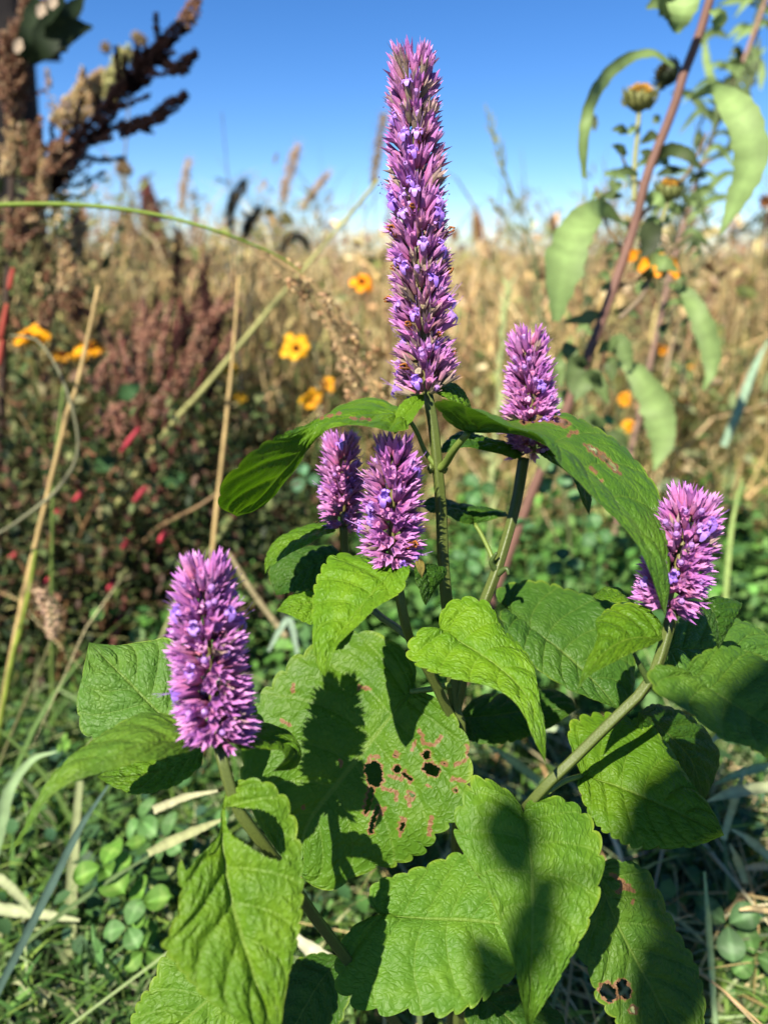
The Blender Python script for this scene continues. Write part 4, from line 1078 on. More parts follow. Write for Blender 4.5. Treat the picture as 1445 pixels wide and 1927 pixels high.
# ---- maroon seeding plant, left middle
r = np.random.default_rng(33)
MAR = [(.27, .14, .10), (.36, .20, .14), (.16, .08, .06), (.44, .28, .20)]
MARD = [(.05, .022, .02), (.035, .018, .016), (.08, .035, .03)]
D = .82
dock = thing('dock_plant', 'bushy dock with rust pink seed spikes left of the hyssop', 'weed', ground_under(P(310, 900, D)))
for pts in ([(340,560,D),(325,680,D),(310,800,D),(305,900,D)], [(230,640,D-.04),(250,760,D-.02),(285,860,D),(302,930,D)], [(420,600,D+.05),(375,720,D+.03),(330,830,D)]):
    part_tube('stem', pts, (.002, .003, .004), (.17, .06, .045), dead if False else dock, ground=True)
for (x0, y0, x1, y1, rd, cc) in [(228,740,205,590,.009,0),(262,790,238,600,.008,0),(255,720,280,560,.009,0),(280,700,300,540,.008,0),(300,760,335,580,.010,1),(330,640,368,455,.012,1),(345,700,400,560,.010,0),(350,640,425,555,.011,0),(395,690,430,590,.008,0),(330,740,352,640,.010,0),(240,850,222,760,.008,0),(190,720,215,650,.006,0),(310,640,322,555,.008,1),(375,760,405,650,.009,1),(290,840,330,740,.010,0),(405,620,395,545,.008,1)]:
    for q in range(2):
        dz = r.uniform(-.07, .10); jx, jy, kx = r.uniform(-26, 26), r.uniform(-30, 30), r.uniform(-16, 16)
        rd2 = rd * r.uniform(.35, .62)
        plume([(x0+jx,y0+jy,D+dz),((x0+x1)/2+jx+r.uniform(-8,8),(y0+y1)/2+jy,D+dz),(x1+jx+kx,y1+jy,D+dz)], [rd2*.8, rd2, rd2*.8, rd2*.3], 130, MARD if cc else MAR, dock, 3, .022, .0021)
for (x, y) in ((245,735),(200,870),(330,900)):
    g = Geo(); ribbon(g, PS([(x-22,y+14,D-.06),(x,y,D-.07),(x+20,y-10,D-.06)]), [.002, .009, .001], (.07, .15, .06), n=8); obj('leaf', g.mesh('leaf'), M_PLANT, dock)
for k, (x0, y0, x1, y1, dd, lab) in enumerate([(292,440,272,335,1.9,'lone dark maroon dock spike poking above the horizon'), (250,500,240,400,1.7,'maroon dock spike low below the horizon, left one'), (300,490,296,420,1.75,'short maroon dock spike beside the dark one'), (344,520,340,440,1.8,'maroon dock spike standing behind a straw stalk')]):
    t_ = thing('dock_spike', lab, 'weed', ground_under(P(x0, y0, dd)), 'far dock spikes')
    part_tube('stem', [(x1,y1,dd),(x0,y0,dd),(x0-4,y0+120,dd)], (.002, .003, .004), (.16, .07, .05), t_, ground=True)
    plume([(x0,y0,dd),((x0+x1)/2,(y0+y1)/2,dd),(x1,y1,dd)], [.022, .024, .016, .005], 420, [(.20,.07,.06),(.14,.05,.045)], t_, 5, .04, .005)

# ---- smartweed with pink stalks
r = np.random.default_rng(35)
sm = thing('smartweed_plant', 'low smartweed with bright pink stem joints below the dock', 'weed', ground_under(P(200, 1200, .75)))
PINK = (.62, .085, .12)
for k, (x0, y0, x1, y1) in enumerate([(228,850,262,805),(138,945,163,918),(100,970,120,960),(190,925,205,900),(252,945,275,915),(225,1040,245,1000),(200,1115,215,1090),(12,1055,34,1040),(85,1100,100,1085),(215,1030,232,1050),(245,1000,252,992),(60,1170,75,1150),(300,1020,312,1000)]):
    d = .72 + .02 * (k % 4); g = Geo()
    tube_geo(g, PS([(x0,y0,d),((x0+x1)/2+2,(y0+y1)/2-2,d),(x1,y1,d)]), (.0018, .0030, .0016), 7, np.array(PINK) * r.uniform(.6, 1.1), n=6)
    obj('pink_joint', g.mesh('pink_joint'), M_PLANT, sm)
for pts in ([(262,805,.75),(225,860,.74),(190,930,.73),(150,1010,.73),(130,1110,.74)], [(275,915,.76),(250,960,.76),(225,1040,.76),(205,1120,.76)], [(120,960,.73),(95,1010,.73),(70,1090,.74)], [(30,1040,.73),(60,1100,.73),(90,1160,.74)]):
    part_tube('stem', pts, (.0012, .0018), (.22, .13, .06), sm, ground=True)
m = 500
ps = np.array([P(x, y, d) for x, y, d in zip(r.uniform(0, 330, m), r.uniform(820, 1180, m), r.uniform(.72, .95, m))])
lo = obj('foliage', leaflets('foliage', ps, r.normal(0, .5, (m, 3)) + [0, -.4, .8], r.normal(0, 1, (m, 3)), r.uniform(.007, .015, m), r.uniform(.3, .6, m), pick([(.10,.14,.05),(.20,.22,.09),(.30,.16,.10),(.07,.11,.045),(.34,.28,.16)], m, r)), M_PLANT, sm)

# ---- the tall sunflower on the right
r = np.random.default_rng(37)
D = .62
sf = thing('wild_sunflower', 'tall wild sunflower with reddish stem and drooping pale leaves', 'wildflower', ground_under(P(1075, 740, D)))
SFL = np.array((.24, .34, .13))
part_tube('stem', [(1346,-40,D-.04),(1316,62,D-.03),(1282,150,D-.025),(1268,200,D-.02),(1228,300,D-.01),(1212,345,D-.01),(1192,430,D),(1152,545,D),(1140,580,D),(1112,655,D),(1075,745,D+.01),(1035,850,D+.02),(995,940,D+.03)], (.0032, .0040, .0046), (.27, .16, .125), sf, ground=True, n=40, k=10)
def sleaf(pts, w, k=1.0, wave=.12, fold=.3, face=None, parent=None):
    g = Geo(); ribbon(g, PS(pts), w, SFL * k, n=30, fold=fold, wave=wave, face=face); return obj('leaf', g.mesh('leaf'), M_PLANT, parent or sf)
sleaf([(1268,125,D-.03),(1225,100,D-.04),(1165,120,D-.05),(1115,185,D-.06),(1098,260,D-.06),(1098,335,D-.05)], [.001, .003, .0045, .0045, .0042, .0015], .85, 1.1)
sleaf([(1300,185,D-.04),(1345,170,D-.06),(1395,220,D-.08),(1412,300,D-.08),(1385,375,D-.07),(1355,440,D-.06)], [.001, .005, .011, .012, .008, .001], 1.05, .45)
sleaf([(1170,420,D),(1130,395,D-.03),(1085,430,D-.05),(1060,510,D-.06),(1046,605,D-.05)], [.001, .006, .012, .0145, .003], 1.0, .4)
sleaf([(1255,535,D+.05),(1290,550,D+.04),(1325,620,D+.03),(1338,690,D+.03),(1322,735,D+.03)], [.001, .007, .009, .008, .001], .85, .4)
sleaf([(1150,680,D+.06),(1195,700,D+.05),(1235,770,D+.04),(1245,830,D+.04),(1230,885,D+.04)], [.001, .009, .013, .012, .001], .95, .35)
sleaf([(1270,60,D-.04),(1262,20,D-.05),(1240,5,D-.06),(1215,15,D-.06)], [.001, .006, .008, .001], .7)
sleaf([(1272,62,D-.05),(1285,20,D-.06),(1290,-30,D-.06)], [.002, .011, .010], 1.2)
sleaf([(1345,60,D-.05),(1352,30,D-.06),(1335,20,D-.06)], [.001, .006, .001], 1.2)
sleaf([(1225,300,D),(1260,282,D-.02),(1290,290,D-.03),(1318,318,D-.03)], [.001, .005, .005, .001], .35)
sleaf([(1215,380,D),(1235,375,D-.02),(1250,392,D-.02)], [.001, .007, .001], 1.1)
sleaf([(1200,500,D),(1245,495,D-.02),(1275,510,D-.02)], [.001, .008, .001], .9)
sleaf([(1215,420,D),(1222,450,D-.01),(1212,485,D-.01)], [.004, .010, .003], .18)
sleaf([(1130,590,D),(1095,600,D-.02),(1060,605,D-.02)], [.001, .006, .001], .6)
def flower_head(x, y, d, R_, bracts, disc, petals=0, pc_=(.75, .36, .02), tilt=(0, -.4, 1), parent=None):
    """Bristly sunflower head seen from its side."""
    c = P(x, y, d); up = norm(tilt); g = Geo()
    a1 = norm(np.cross(up, [.2, 1, .1])); a2 = np.cross(up, a1)
    st = [(0, .25), (.25, .85), (.6, 1.0), (.95, .85), (1.1, .3)]
    tube_geo(g, np.array([c + up * R_ * (q - .5) * 1.5 for q, _ in st]), [R_ * w for _, w in st], 12, np.asarray(bracts))
    for k in range(26):
        th = k * 2.4; d_ = a1 * math.cos(th) + a2 * math.sin(th); hh = (k / 26 - .4) * R_
        b0 = c + d_ * R_ * .9 + up * hh
        ribbon(g, np.array([b0, b0 + d_ * R_ * .3 + up * R_ * .25, b0 + d_ * R_ * .45 + up * R_ * .6]), [R_ * .14, R_ * .1, R_ * .01], np.asarray(bracts) * .9, n=5)
    h = obj('flower_head', g.mesh('flower_head'), M_PLANT, parent)
    g = Geo(); ax = np.array([c + up * R_ * .75, c + up * R_ * 1.1]); seeds(g, spline(ax, 4), [R_ * .85, R_ * .4], 160, R_ * .10, disc, r)
    obj('disc', g.mesh('disc', False), M_SEED, h)
    if petals:
        for k in range(petals):
            th = k * 6.283 / petals + r.uniform(-.2, .2); d_ = a1 * math.cos(th) + a2 * math.sin(th); b0 = c + up * R_ * .6 + d_ * R_ * .7
            g = Geo(); ribbon(g, np.array([b0, b0 + d_ * R_ * .7, b0 + d_ * R_ * 1.3 - up * R_ * .6]), [R_ * .15, R_ * .4, R_ * .2], np.array(pc_), n=6)
            obj('petal', g.mesh('petal'), M_PLANT, h)
OR = [(.58, .30, .05), (.48, .28, .06), (.40, .30, .09)]
flower_head(1202, 190, D, .0105, (.26, .27, .10), OR, parent=sf)
flower_head(1256, 362, D, .009, (.26, .29, .11), OR, parent=sf)
flower_head(1258, 142, D + .01, .009, (.03, .045, .02), [(.05,.05,.02)], tilt=(-.8, -.2, .5), parent=sf)
flower_head(1225, 505, D, .011, (.22, .24, .10), OR, 7, (.72, .30, .01), (.2, -.3, 1), sf)
part_tube('flower_stalk', [(1202,205,D),(1198,260,D),(1194,300,D),(1192,380,D)], (.0019, .0022), (.38, .40, .20), sf)
part_tube('flower_stalk', [(1256,380,D),(1244,420,D),(1232,460,D),(1195,470,D)], (.0017, .002), (.36, .38, .19), sf)
part_tube('flower_stalk', [(1225,520,D),(1205,560,D),(1165,600,D)], (.0016, .002), (.30, .24, .16), sf)
for (x, y, dx, dy) in ((1180,250,-30,-5),(1205,270,35,-15),(1178,292,-28,-18),(1200,330,-45,-8),(1235,330,50,-10),(1170,345,-22,25),(1170,370,-45,5),(1205,285,28,20),(1228,300,-30,14)):
    sleaf([(x,y,D-.005),(x+dx*.5,y+dy*.5-5,D-.01),(x+dx,y+dy,D-.01)], [.001, .0038, .0006], .6 if dx < 0 else .35)

for k in range(34):
    x0, y0 = r.uniform(1110, 1330), r.uniform(230, 640); a = r.uniform(-1, 1); L_ = r.uniform(30, 75); up_ = r.uniform(-.6, .9)
    sleaf([(x0,y0,D+.02+.002*k),(x0+a*L_*.5,y0-up_*L_*.45-6,D+.02+.002*k),(x0+a*L_,y0-up_*L_*.5+8,D+.02+.002*k)], [.0008, r.uniform(.002, .0045), r.uniform(.002, .004), .0005], r.uniform(.25, 1.0), .2)
for (pts) in ([(1190,430),(1230,380),(1290,330),(1330,250)], [(1175,480),(1140,420),(1120,350)], [(1210,350),(1185,330),(1165,280)], [(1160,540),(1210,520),(1260,470),(1300,440)]):
    part_tube('side_branch', [(x, y, D + .01) for x, y in pts], (.0018, .0009), (.26, .20, .12), sf)

for k in range(16):
    x0, y0 = r.uniform(985, 1150), r.uniform(600, 900); a = r.uniform(-1, 1); L_ = r.uniform(35, 80); dd = D + r.uniform(-.03, .05)
    sleaf([(x0,y0,dd),(x0+a*L_*.5,y0-14,dd-.01),(x0+a*L_,y0+r.uniform(0,45),dd-.01)], [.001, r.uniform(.004, .009), r.uniform(.004, .008), .0005], r.uniform(.4, .95), .3)
# ---- second thin stem and needle-leaved weeds at the right edge
hw = thing('horseweed_plant', 'thin stemmed weed with narrow needle leaves behind the sunflower', 'weed', ground_under(P(1290, 700, .85)))
part_tube('stem', [(1450,-30,.8),(1400,110,.8),(1345,240,.82),(1305,360,.84),(1275,460,.85),(1250,560,.86)], (.0022, .003, .0042), (.38, .26, .20), hw, ground=True, n=30)
for (pts, kk) in [([(1440,90),(1395,130),(1350,120),(1330,140)],1.1), ([(1445,40),(1400,60),(1380,80)],1.2), ([(1430,170),(1432,130),(1415,95)],.9), ([(1400,180),(1420,120),(1428,70)],.35), ([(1360,200),(1385,160),(1405,110)],.4), ([(1340,230),(1300,180),(1260,175)],.5), ([(1350,130),(1385,120),(1420,150)],.3), ([(1330,300),(1370,280),(1395,220)],.35), ([(1300,390),(1360,330),(1400,330)],.8), ([(1290,420),(1330,380),(1380,365)],.9), ([(1370,70),(1340,60),(1310,90)],.6), ([(1415,60),(1430,20),(1440,-20)],.35), ([(1355,200),(1330,120),(1325,60)],1.0)]:
    sleaf([(x, y, .8) for x, y in pts], [.001, .0042, .004, .0006], kk, .1, parent=hw)
r = np.random.default_rng(38)
for k in range(38):
    t = r.uniform(0, 1); x0 = np.interp(t, [0, .3, .6, 1], [1440, 1385, 1330, 1262]) + r.uniform(-8, 8); y0 = np.interp(t, [0, .3, .6, 1], [0, 140, 270, 500]); a = r.choice([-1, 1]) * r.uniform(.4, 1); L_ = r.uniform(35, 95)
    sleaf([(x0,y0,.81),(x0+a*L_*.45,y0-r.uniform(10,40),.80),(x0+a*L_,y0+r.uniform(-30,45),.80)], [.0008, r.uniform(.002, .0048), r.uniform(.002, .004), .0005], r.uniform(.3, 1.15), .3, parent=hw)
for pts in ([(1400,110),(1425,60),(1440,-10)], [(1345,240),(1385,190),(1425,150)], [(1320,310),(1360,290),(1410,270)], [(1290,410),(1340,380),(1400,370)]):
    part_tube('side_branch', [(x, y, .81) for x, y in pts], (.0016, .0008), (.34, .27, .18), hw)
r = np.random.default_rng(39)
def needle_stem(name, label, pts, d, dens, ln, colr, cat='weed', rad=(.0008, .0022), group=None):
    root = thing(name, label, cat, ground_under(P(*pts[-1], d)), group)
    q = to_ground([(x, y, d) for x, y in pts]); c = spline(q, 50)
    g = Geo(); tube_geo(g, c, rad, 5, np.asarray(colr) * .9); obj('stem', g.mesh('stem'), M_PLANT, root)
    g = Geo()
    for k in range(dens):
        t = r.uniform(0, .55); i = int(t * 50); T = norm(c[i] - c[i + 1]); o = norm(r.normal(0, 1, 3)); dd = norm(T + .55 * o)
        L_ = ln * r.uniform(.5, 1.1)
        ribbon(g, np.array([c[i], c[i] + dd * L_ * .5, c[i] + dd * L_ + T * L_ * .15]), [.0006, .0013, .0003], np.asarray(colr) * r.uniform(.7, 1.2), n=4)
    obj('needles', g.mesh('needles'), M_PLANT, root)['kind'] = 'stuff'
    return root
needle_stem('horseweed_plant', 'green feathery weed leaning over the horizon right of the tall spike', [(915,212),(938,290),(968,375),(995,450),(1010,530)], .85, 60, .018, (.17, .20, .09))
needle_stem('horseweed_plant', 'short feathery weed standing close under the leaning one', [(930,385),(955,420),(985,470),(1000,540)], .9, 40, .016, (.20, .21, .10))
needle_stem('horseweed_plant', 'dark feathery twig slanting in behind the sunflower', [(1320,220),(1300,330),(1275,420),(1260,500)], .9, 60, .018, (.05, .07, .03))
needle_stem('horseweed_plant', 'grey feathery twig at the frame edge below the broad pale leaf', [(1470,390),(1400,430),(1340,470),(1300,530)], 1.0, 60, .02, (.12, .15, .08))
needle_stem('horseweed_plant', 'olive feathery weed between the sunflower stem and its lower leaf', [(1095,290),(1100,350),(1098,430),(1100,520)], .95, 40, .015, (.20, .22, .11))
needle_stem('horseweed_plant', 'thin dark upright weed in the right meadow', [(1400,560),(1392,640),(1380,740),(1375,830)], 1.0, 10, .012, (.07, .09, .03))
needle_stem('pale_grass_spike', 'pale green grass spike left of the small purple spike', [(955,545),(948,610),(940,690),(935,770)], .8, 90, .014, (.40, .46, .22), 'grass', (.0012, .0016))

# ---- yellow flowers
def tickseed(x, y, d, R_, label, face=(0, -1, .35), n=8, cc=(.80, .38, .01), dark=True, bend=(0, 0), half=1.0):
    c = P(x, y, d); root = thing('tickseed_flower', label, 'flower', ground_under(c + np.array([bend[0], bend[1], 0])), 'yellow tickseed flowers')
    up = norm(face); a1 = norm(np.cross(up, [.1, .2, 1])); a2 = np.cross(up, a1)
    ph = r.uniform(0, 1)
    for k in range(n):
        th = (k + ph + r.uniform(-.28, .28)) / n * 6.283 * half; d_ = a1 * math.cos(th) + a2 * math.sin(th)
        g = Geo(); L_ = R_ * r.uniform(.6, 1.15); dp = r.uniform(-.1, .5); b0 = c + d_ * R_ * .12
        ribbon(g, np.array([b0, b0 + d_ * L_ * .5 + up * L_ * .06, b0 + d_ * L_ * .9 - up * L_ * dp]), [R_ * .12, R_ * .30, R_ * .33, R_ * .22], np.array(cc) * r.uniform(.85, 1.1), n=5, face=up)
        obj('petal', g.mesh('petal'), M_PLANT, root)
    g = Geo(); ax = spline(np.array([c, c + up * R_ * .2]), 3); seeds(g, ax, [R_ * .26, R_ * .15], 60, R_ * .06, [(.16, .035, .012)] if dark else [(.55, .26, .02)], r)
    obj('disc', g.mesh('disc', False), M_SEED, root)
    g = Geo(); e = np.array(root.location); tube_geo(g, np.array([c - up * .002, c + [0, .004, -.02], (c + e) / 2, e]), (.0009, .0014), 5, (.16, .22, .07), n=12); obj('stem', g.mesh('stem'), M_PLANT, root)
tickseed(681, 531, .78, .0145, 'orange flower with dark eye close left of the tall spike', n=5, face=(.1, -.8, .6), cc=(.90, .34, .005))
tickseed(558, 655, .82, .0155, 'yellow flower floating alone above the middle of the meadow', cc=(.85, .46, .01), n=9)
tickseed(588, 753, .85, .0125, 'yellow flower just above the turned-over leaf', cc=(.82, .42, .01), dark=False)
tickseed(617, 722, .95, .009, 'small yellow flower up beside the one above the turned-over leaf', cc=(.80, .40, .01))
tickseed(55, 634, .80, .020, 'yellow drooping flower at the frame edge by the red stalk', face=(-.2, -.5, .9), cc=(.78, .38, .01))
tickseed(172, 655, .84, .017, 'yellow flower crossed by the slanting straw', face=(.3, -.4, .9), cc=(.78, .38, .01))
tickseed(118, 668, .86, .014, 'dull yellow flower between the two brighter ones', face=(.1, -.3, .9), cc=(.55, .28, .02))
tickseed(432, 692, .9, .013, 'yellow flower half behind the upright straw', face=(.5, -.6, .6), cc=(.72, .44, .03))
tickseed(452, 745, .9, .008, 'little yellow flower low beside the upright straw', face=(.1, -.8, .6), cc=(.70, .42, .02))
tickseed(1243, 657, 1.05, .011, 'small orange flower in the right meadow between two drooping leaves', face=(0, -.5, .8), cc=(.82, .36, .01))
tickseed(1174, 750, 1.0, .009, 'small orange flower on the margin of a drooping sunflower leaf', cc=(.82, .36, .01))
tickseed(1186, 802, .98, .010, 'orange flower lowest beside the drooping sunflower leaf', cc=(.85, .40, .01), face=(.2, -.9, .4))
tickseed(1290, 740, 1.15, .010, 'faint orange flower right of the drooping sunflower leaf', cc=(.70, .33, .03))
tickseed(1300, 685, 1.2, .009, 'tiny orange flower beneath the narrow drooping leaf', cc=(.72, .34, .02))
tickseed(1112, 720, 1.1, .007, 'tiny orange bloom beside the sunflower stem foot', cc=(.78, .34, .02))
tickseed(1440, 380, 1.0, .009, 'rusty flower head at the frame edge over the horizon', cc=(.35, .16, .05))

# ---- grasses one can pick out
def stalk(label, pts, rad, C, ground=True, name='grass_stalk', n=30, k=7):
    g = Geo(); q = spline(to_ground(pts) if ground else PS(pts), 60); rr = np.interp(np.linspace(0, 1, 61), np.linspace(0, 1, len(rad)), rad)
    nz = np.random.default_rng(len(label)); cc = np.tile(np.array(C, float), (61, 1)) * nz.uniform(.8, 1.12, (61, 1))
    for nd_ in (14, 33, 50):
        rr[nd_] *= 1.45; rr[nd_ + 1] *= 1.2; cc[nd_] *= .45; cc[nd_ + 1:nd_ + 4] *= 1.15
    rr = rr * nz.uniform(.9, 1.1, 61)
    V, T, Q = tube(q, rr, k); g.add(V, T, Q, np.concatenate([np.repeat(cc, k, 0), cc[:1], cc[-1:]]))
    return single(name, g, label, 'grass')
STRAW = (.55, .42, .20)
stalk('thick slanting straw stalk among the yellow flowers at left', [(186,538,.62),(165,640,.62),(142,740,.62),(122,800,.62)], (.0016, .0021, .0023), STRAW)
stalk('tall upright straw stalk beside the maroon dock', [(450,520,.66),(440,650,.66),(425,800,.66),(412,920,.66),(400,1045,.66)], (.0013, .0020, .0022), STRAW)
stalk('long pale green stalk crossing behind the tall spike', [(712,338,.75),(640,425,.75),(570,508,.75),(480,615,.76),(385,730,.77),(300,830,.78)], (.0016, .0028, .003), (.46, .46, .20))
stalk('thin bowed stem curving round the slanting straw', [(20,632,.6),(70,640,.6),(112,700,.6),(142,790,.6),(145,860,.6),(110,920,.6),(50,970,.6),(0,1003,.6),(-60,1030,.62)], (.0010, .0016, .0018), (.26, .26, .16))
stalk('brown slanting twig touching the upright straw', [(408,930,.68),(370,955,.68),(325,978,.7),(280,1010,.74)], (.0014, .0016), (.36, .25, .14))
stalk('yellow green stalk standing low at the left frame edge', [(68,1035,.6),(58,1100,.6),(40,1180,.6),(22,1250,.6)], (.0018, .0024), (.26, .33, .06))
stalk('straight green stem rising through the slanting straw', [(122,720,.66),(112,800,.66),(104,880,.66),(100,960,.67)], (.0013, .0020), (.20, .28, .08))
stalk('dark thin stem bare against the sky left of the foxtails', [(418,210,1.0),(425,290,1.0),(432,360,1.0),(440,480,1.0),(448,640,1.0)], (.0006, .0011, .0016), (.12, .13, .12))
stalk('fallen straw stalk left of the fat front spike', [(300,1210,.62),(350,1100,.64),(420,1000,.7),(470,920,.78)], (.0018, .0022), (.30, .33, .14), ground=False)
stalk('grey straw stalk behind the fat front spike', [(430,1040,.66),(480,1120,.64),(540,1200,.62)], (.002, .0026), (.32, .28, .16), ground=False)

# arching stem with a hanging panicle
pan = thing('arching_grass', 'green arching grass stem with a hanging tan panicle', 'grass', ground_under(P(-160, 700, .5)))
part_tube('stem', [(-170,700,.5),(-120,430,.5),(-40,392,.5),(60,384,.5),(180,388,.5),(300,405,.5),(400,432,.5),(480,462,.51),(545,495,.52),(585,535,.53),(620,585,.54)], (.0016, .0014, .0006), (.24, .34, .06), pan, n=50, ground=False)
r = np.random.default_rng(41)
g = Geo()
for k in range(110):
    t = r.uniform(0, 1); x0, y0 = np.interp(t, [0, .25, .5, 1], [470, 560, 590, 660]), np.interp(t, [0, .25, .5, 1], [462, 505, 545, 690])
    o = r.uniform(-1, 1); a = P(x0, y0, .53 + r.uniform(-.02, .02)); L_ = r.uniform(.02, .045)
    d_ = norm(np.array([.55 + .5 * o * t, r.normal(0, .2), -.35 - .9 * t + .2 * o]))
    e = a + d_ * L_
    tube_geo(g, np.array([a, a + d_ * L_ * .5 + [0, 0, .002], e]), (.00025, .0002), 3, (.45, .34, .18), cap=False)
    seeds(g, np.array([e, e + d_ * .008]), [.0006, .0004], 3, .0012, [(.46, .32, .18), (.50, .38, .22), (.36, .22, .12)], r, elong=3.2)
obj('panicle', g.mesh('panicle'), M_SEED, pan)

def foxtail(label, pts, d, rad, cols, hairs=160, stalk_pts=None, hair=.010, n=260):
    root = thing('foxtail_grass', label, 'grass', ground_under(P(*(stalk_pts or pts)[-1], d)), 'foxtail grasses')
    ax = spline(PS([(x, y, d) for x, y in pts]), 16)
    g = Geo(); seeds(g, ax, [rad * .5, rad, rad * .95, rad * .6], n, .0016 * max(d, .7), cols, r)
    for k in range(hairs):
        i = int(r.integers(0, 16)); T = norm(ax[i] - ax[i + 1]); o = norm(r.normal(0, 1, 3)); dd = norm(o + T * .6)
        tube_geo(g, np.array([ax[i] + o * rad * .5, ax[i] + dd * (rad + hair)]), (.00022, .0001), 3, np.asarray(cols[0]), cap=False)
    obj('seed_head', g.mesh('seed_head', False), M_SEED, root)
    sp_ = stalk_pts or [pts[-1], (pts[-1][0] + 5, pts[-1][1] + 120)]
    part_tube('stem', [(x, y, d) for x, y in sp_], (.0008, .0014), (.20, .20, .09), root, ground=True)
FXD = [(.025, .028, .022), (.04, .04, .03), (.018, .02, .018)]
FXT = [(.46, .34, .22), (.52, .40, .28)]
foxtail('dark curved foxtail head, first of three under the horizon sky', [(462,340),(445,365),(435,395),(432,425)], .95, .006, FXD)
foxtail('dark foxtail head leaning between its two dark neighbours', [(490,393),(478,405),(466,428),(460,450)], .98, .006, FXD)
foxtail('dark foxtail head nodding over like a hook', [(580,468),(572,450),(555,444),(540,452),(528,475)], 1.0, .005, FXD)
foxtail('buff feathery seed head standing high over the hooked one', [(562,275),(550,305),(538,345),(532,380)], 1.4, .009, FXT)
foxtail('tan seed head partly behind the tall purple spike', [(722,215),(716,255),(708,300),(703,345)], 1.2, .007, [(.36, .26, .12), (.30, .22, .10)])
foxtail('drooping tan foxtail low beside the left frame edge', [(70,1110),(88,1135),(100,1165),(98,1200)], .58, .005, FXT, 120, [(98,1200),(75,1260),(40,1340),(0,1440)], .005)
foxtail('faint buff seed head left of the buff feathery one', [(356,300),(348,340),(342,390)], 1.6, .007, FXT)
foxtail('faint tan seed head slanting right of the hooked one', [(620,325),(592,358),(566,395)], 1.5, .006, FXT)
foxtail('brown upright seed head right of the tall spike at the horizon', [(895,405),(897,430),(898,455)], 1.3, .008, [(.34, .22, .12)])

# broad grass blades in front
def blade(label, pts, w, C, name='broad_grass', ground=False):
    g = Geo(); ribbon(g, to_ground(pts) if ground else PS(pts), w, np.array(C), n=24, fold=.35)
    return single(name, g, label, 'grass', group='broad grass blades')
PG, BG_, LG = (.30, .42, .22), (.09, .15, .12), (.38, .42, .24)
blade('bright arching grass blade at the left edge below the long leaf tip', [(108,1414,.50),(60,1430,.50),(22,1480,.50),(4,1540,.50),(-20,1640,.51)], [.0006, .0028, .0038, .004, .004], PG)
blade('dark blue green blade slanting up past the clover', [(204,1478,.44),(150,1560,.44),(95,1670,.44),(40,1780,.44),(-10,1880,.44)], [.0006, .0020, .0024, .0022, .002], BG_)
blade('pale upright stalk like blade behind the clover', [(150,1470,.52),(140,1600,.52),(132,1760,.52),(126,1960,.52)], [.002, .0036, .0038, .0038], (.34, .38, .20))
blade('pale level blade at the left edge above the corner', [(150,1732,.50),(90,1722,.50),(30,1714,.50),(-30,1706,.50)], [.0008, .003, .0034, .003], LG)
blade('thin dark blade crossing the clover', [(300,1600,.47),(200,1660,.47),(110,1725,.47),(30,1790,.47)], [.0006, .0012, .0014, .0012], (.12, .18, .07))
blade('pale curved blade arching above the level one', [(70,1730,.5),(40,1690,.5),(0,1655,.5),(-40,1640,.5)], [.0008, .0024, .003, .003], LG)
blade('straw coloured blade beneath the front left stem', [(425,1540,.42),(370,1562,.43),(310,1590,.44),(280,1605,.45)], [.0006, .0024, .003, .002], (.36, .38, .20))
blade('greyish blade lying left of the front stem', [(410,1488,.42),(350,1500,.43),(290,1524,.44)], [.0006, .002, .0024], (.42, .42, .26))
blade('white bleached blade under the front stem', [(530,1745,.42),(590,1790,.42),(650,1835,.42),(700,1870,.42)], [.001, .0036, .004, .003], (.58, .58, .42))
blade('bluish blade bent over left of the drooping centre leaf', [(505,1225,.55),(530,1180,.55),(545,1168,.55),(560,1230,.55)], [.001, .0022, .0024, .0016], (.28, .38, .28))
blade('bluish slanting blade in the right meadow', [(1445,640,.8),(1415,700,.8),(1385,780,.8),(1360,840,.8)], [.001, .004, .0045, .004], (.26, .38, .26))
blade('pale green blade standing at the right edge by the leaning spike', [(1395,900,.7),(1378,980,.7),(1368,1080,.7),(1360,1180,.7)], [.0006, .002, .0022, .002], (.30, .40, .14))
for k, (x0, y0, x1, y1, w, lab) in enumerate([(1330,1508,1460,1478,.0034,'pale blade lying level right of the dull shaded leaf'), (1345,1476,1460,1438,.0024,'thin blade just above the level pale one'), (1375,1560,1460,1625,.0026,'pale blade slanting down to the right edge'), (1372,1588,1402,1662,.0024,'short steep pale blade right of the shaded leaf tip'), (1385,1640,1460,1632,.0022,'straw piece at the right edge above the oval leaves'), (1330,1400,1450,1330,.0026,'green blade running up under the right heart leaf'), (1390,1712,1460,1718,.0018,'short tan straw piece at the right edge'), (920,1405,1015,1472,.0026,'greyish blade in the gap below the yellow green leaf'), (955,1380,1060,1372,.0022,'pale blade behind the yellow green leaf tip'), (1330,1780,1250,1715,.0014,'thin green blade over the blotched leaf'), (1325,1640,1345,1927,.0018,'thin upright stem at lower right'), (1400,1450,1360,1580,.0022,'green blade crossing the level pale one')]):
    d = .44 + .012 * (k % 5)
    blade(lab, [(x0,y0,d),((2*x0+x1)/3,(2*y0+y1)/3-5,d),((x0+2*x1)/3,(y0+2*y1)/3-4,d+.01),(x1,y1,d+.01)], [.0006, w, w, w * .8], [LG, PG, (.34, .42, .26), (.50, .40, .22)][3 if 'straw' in lab else k % 3])

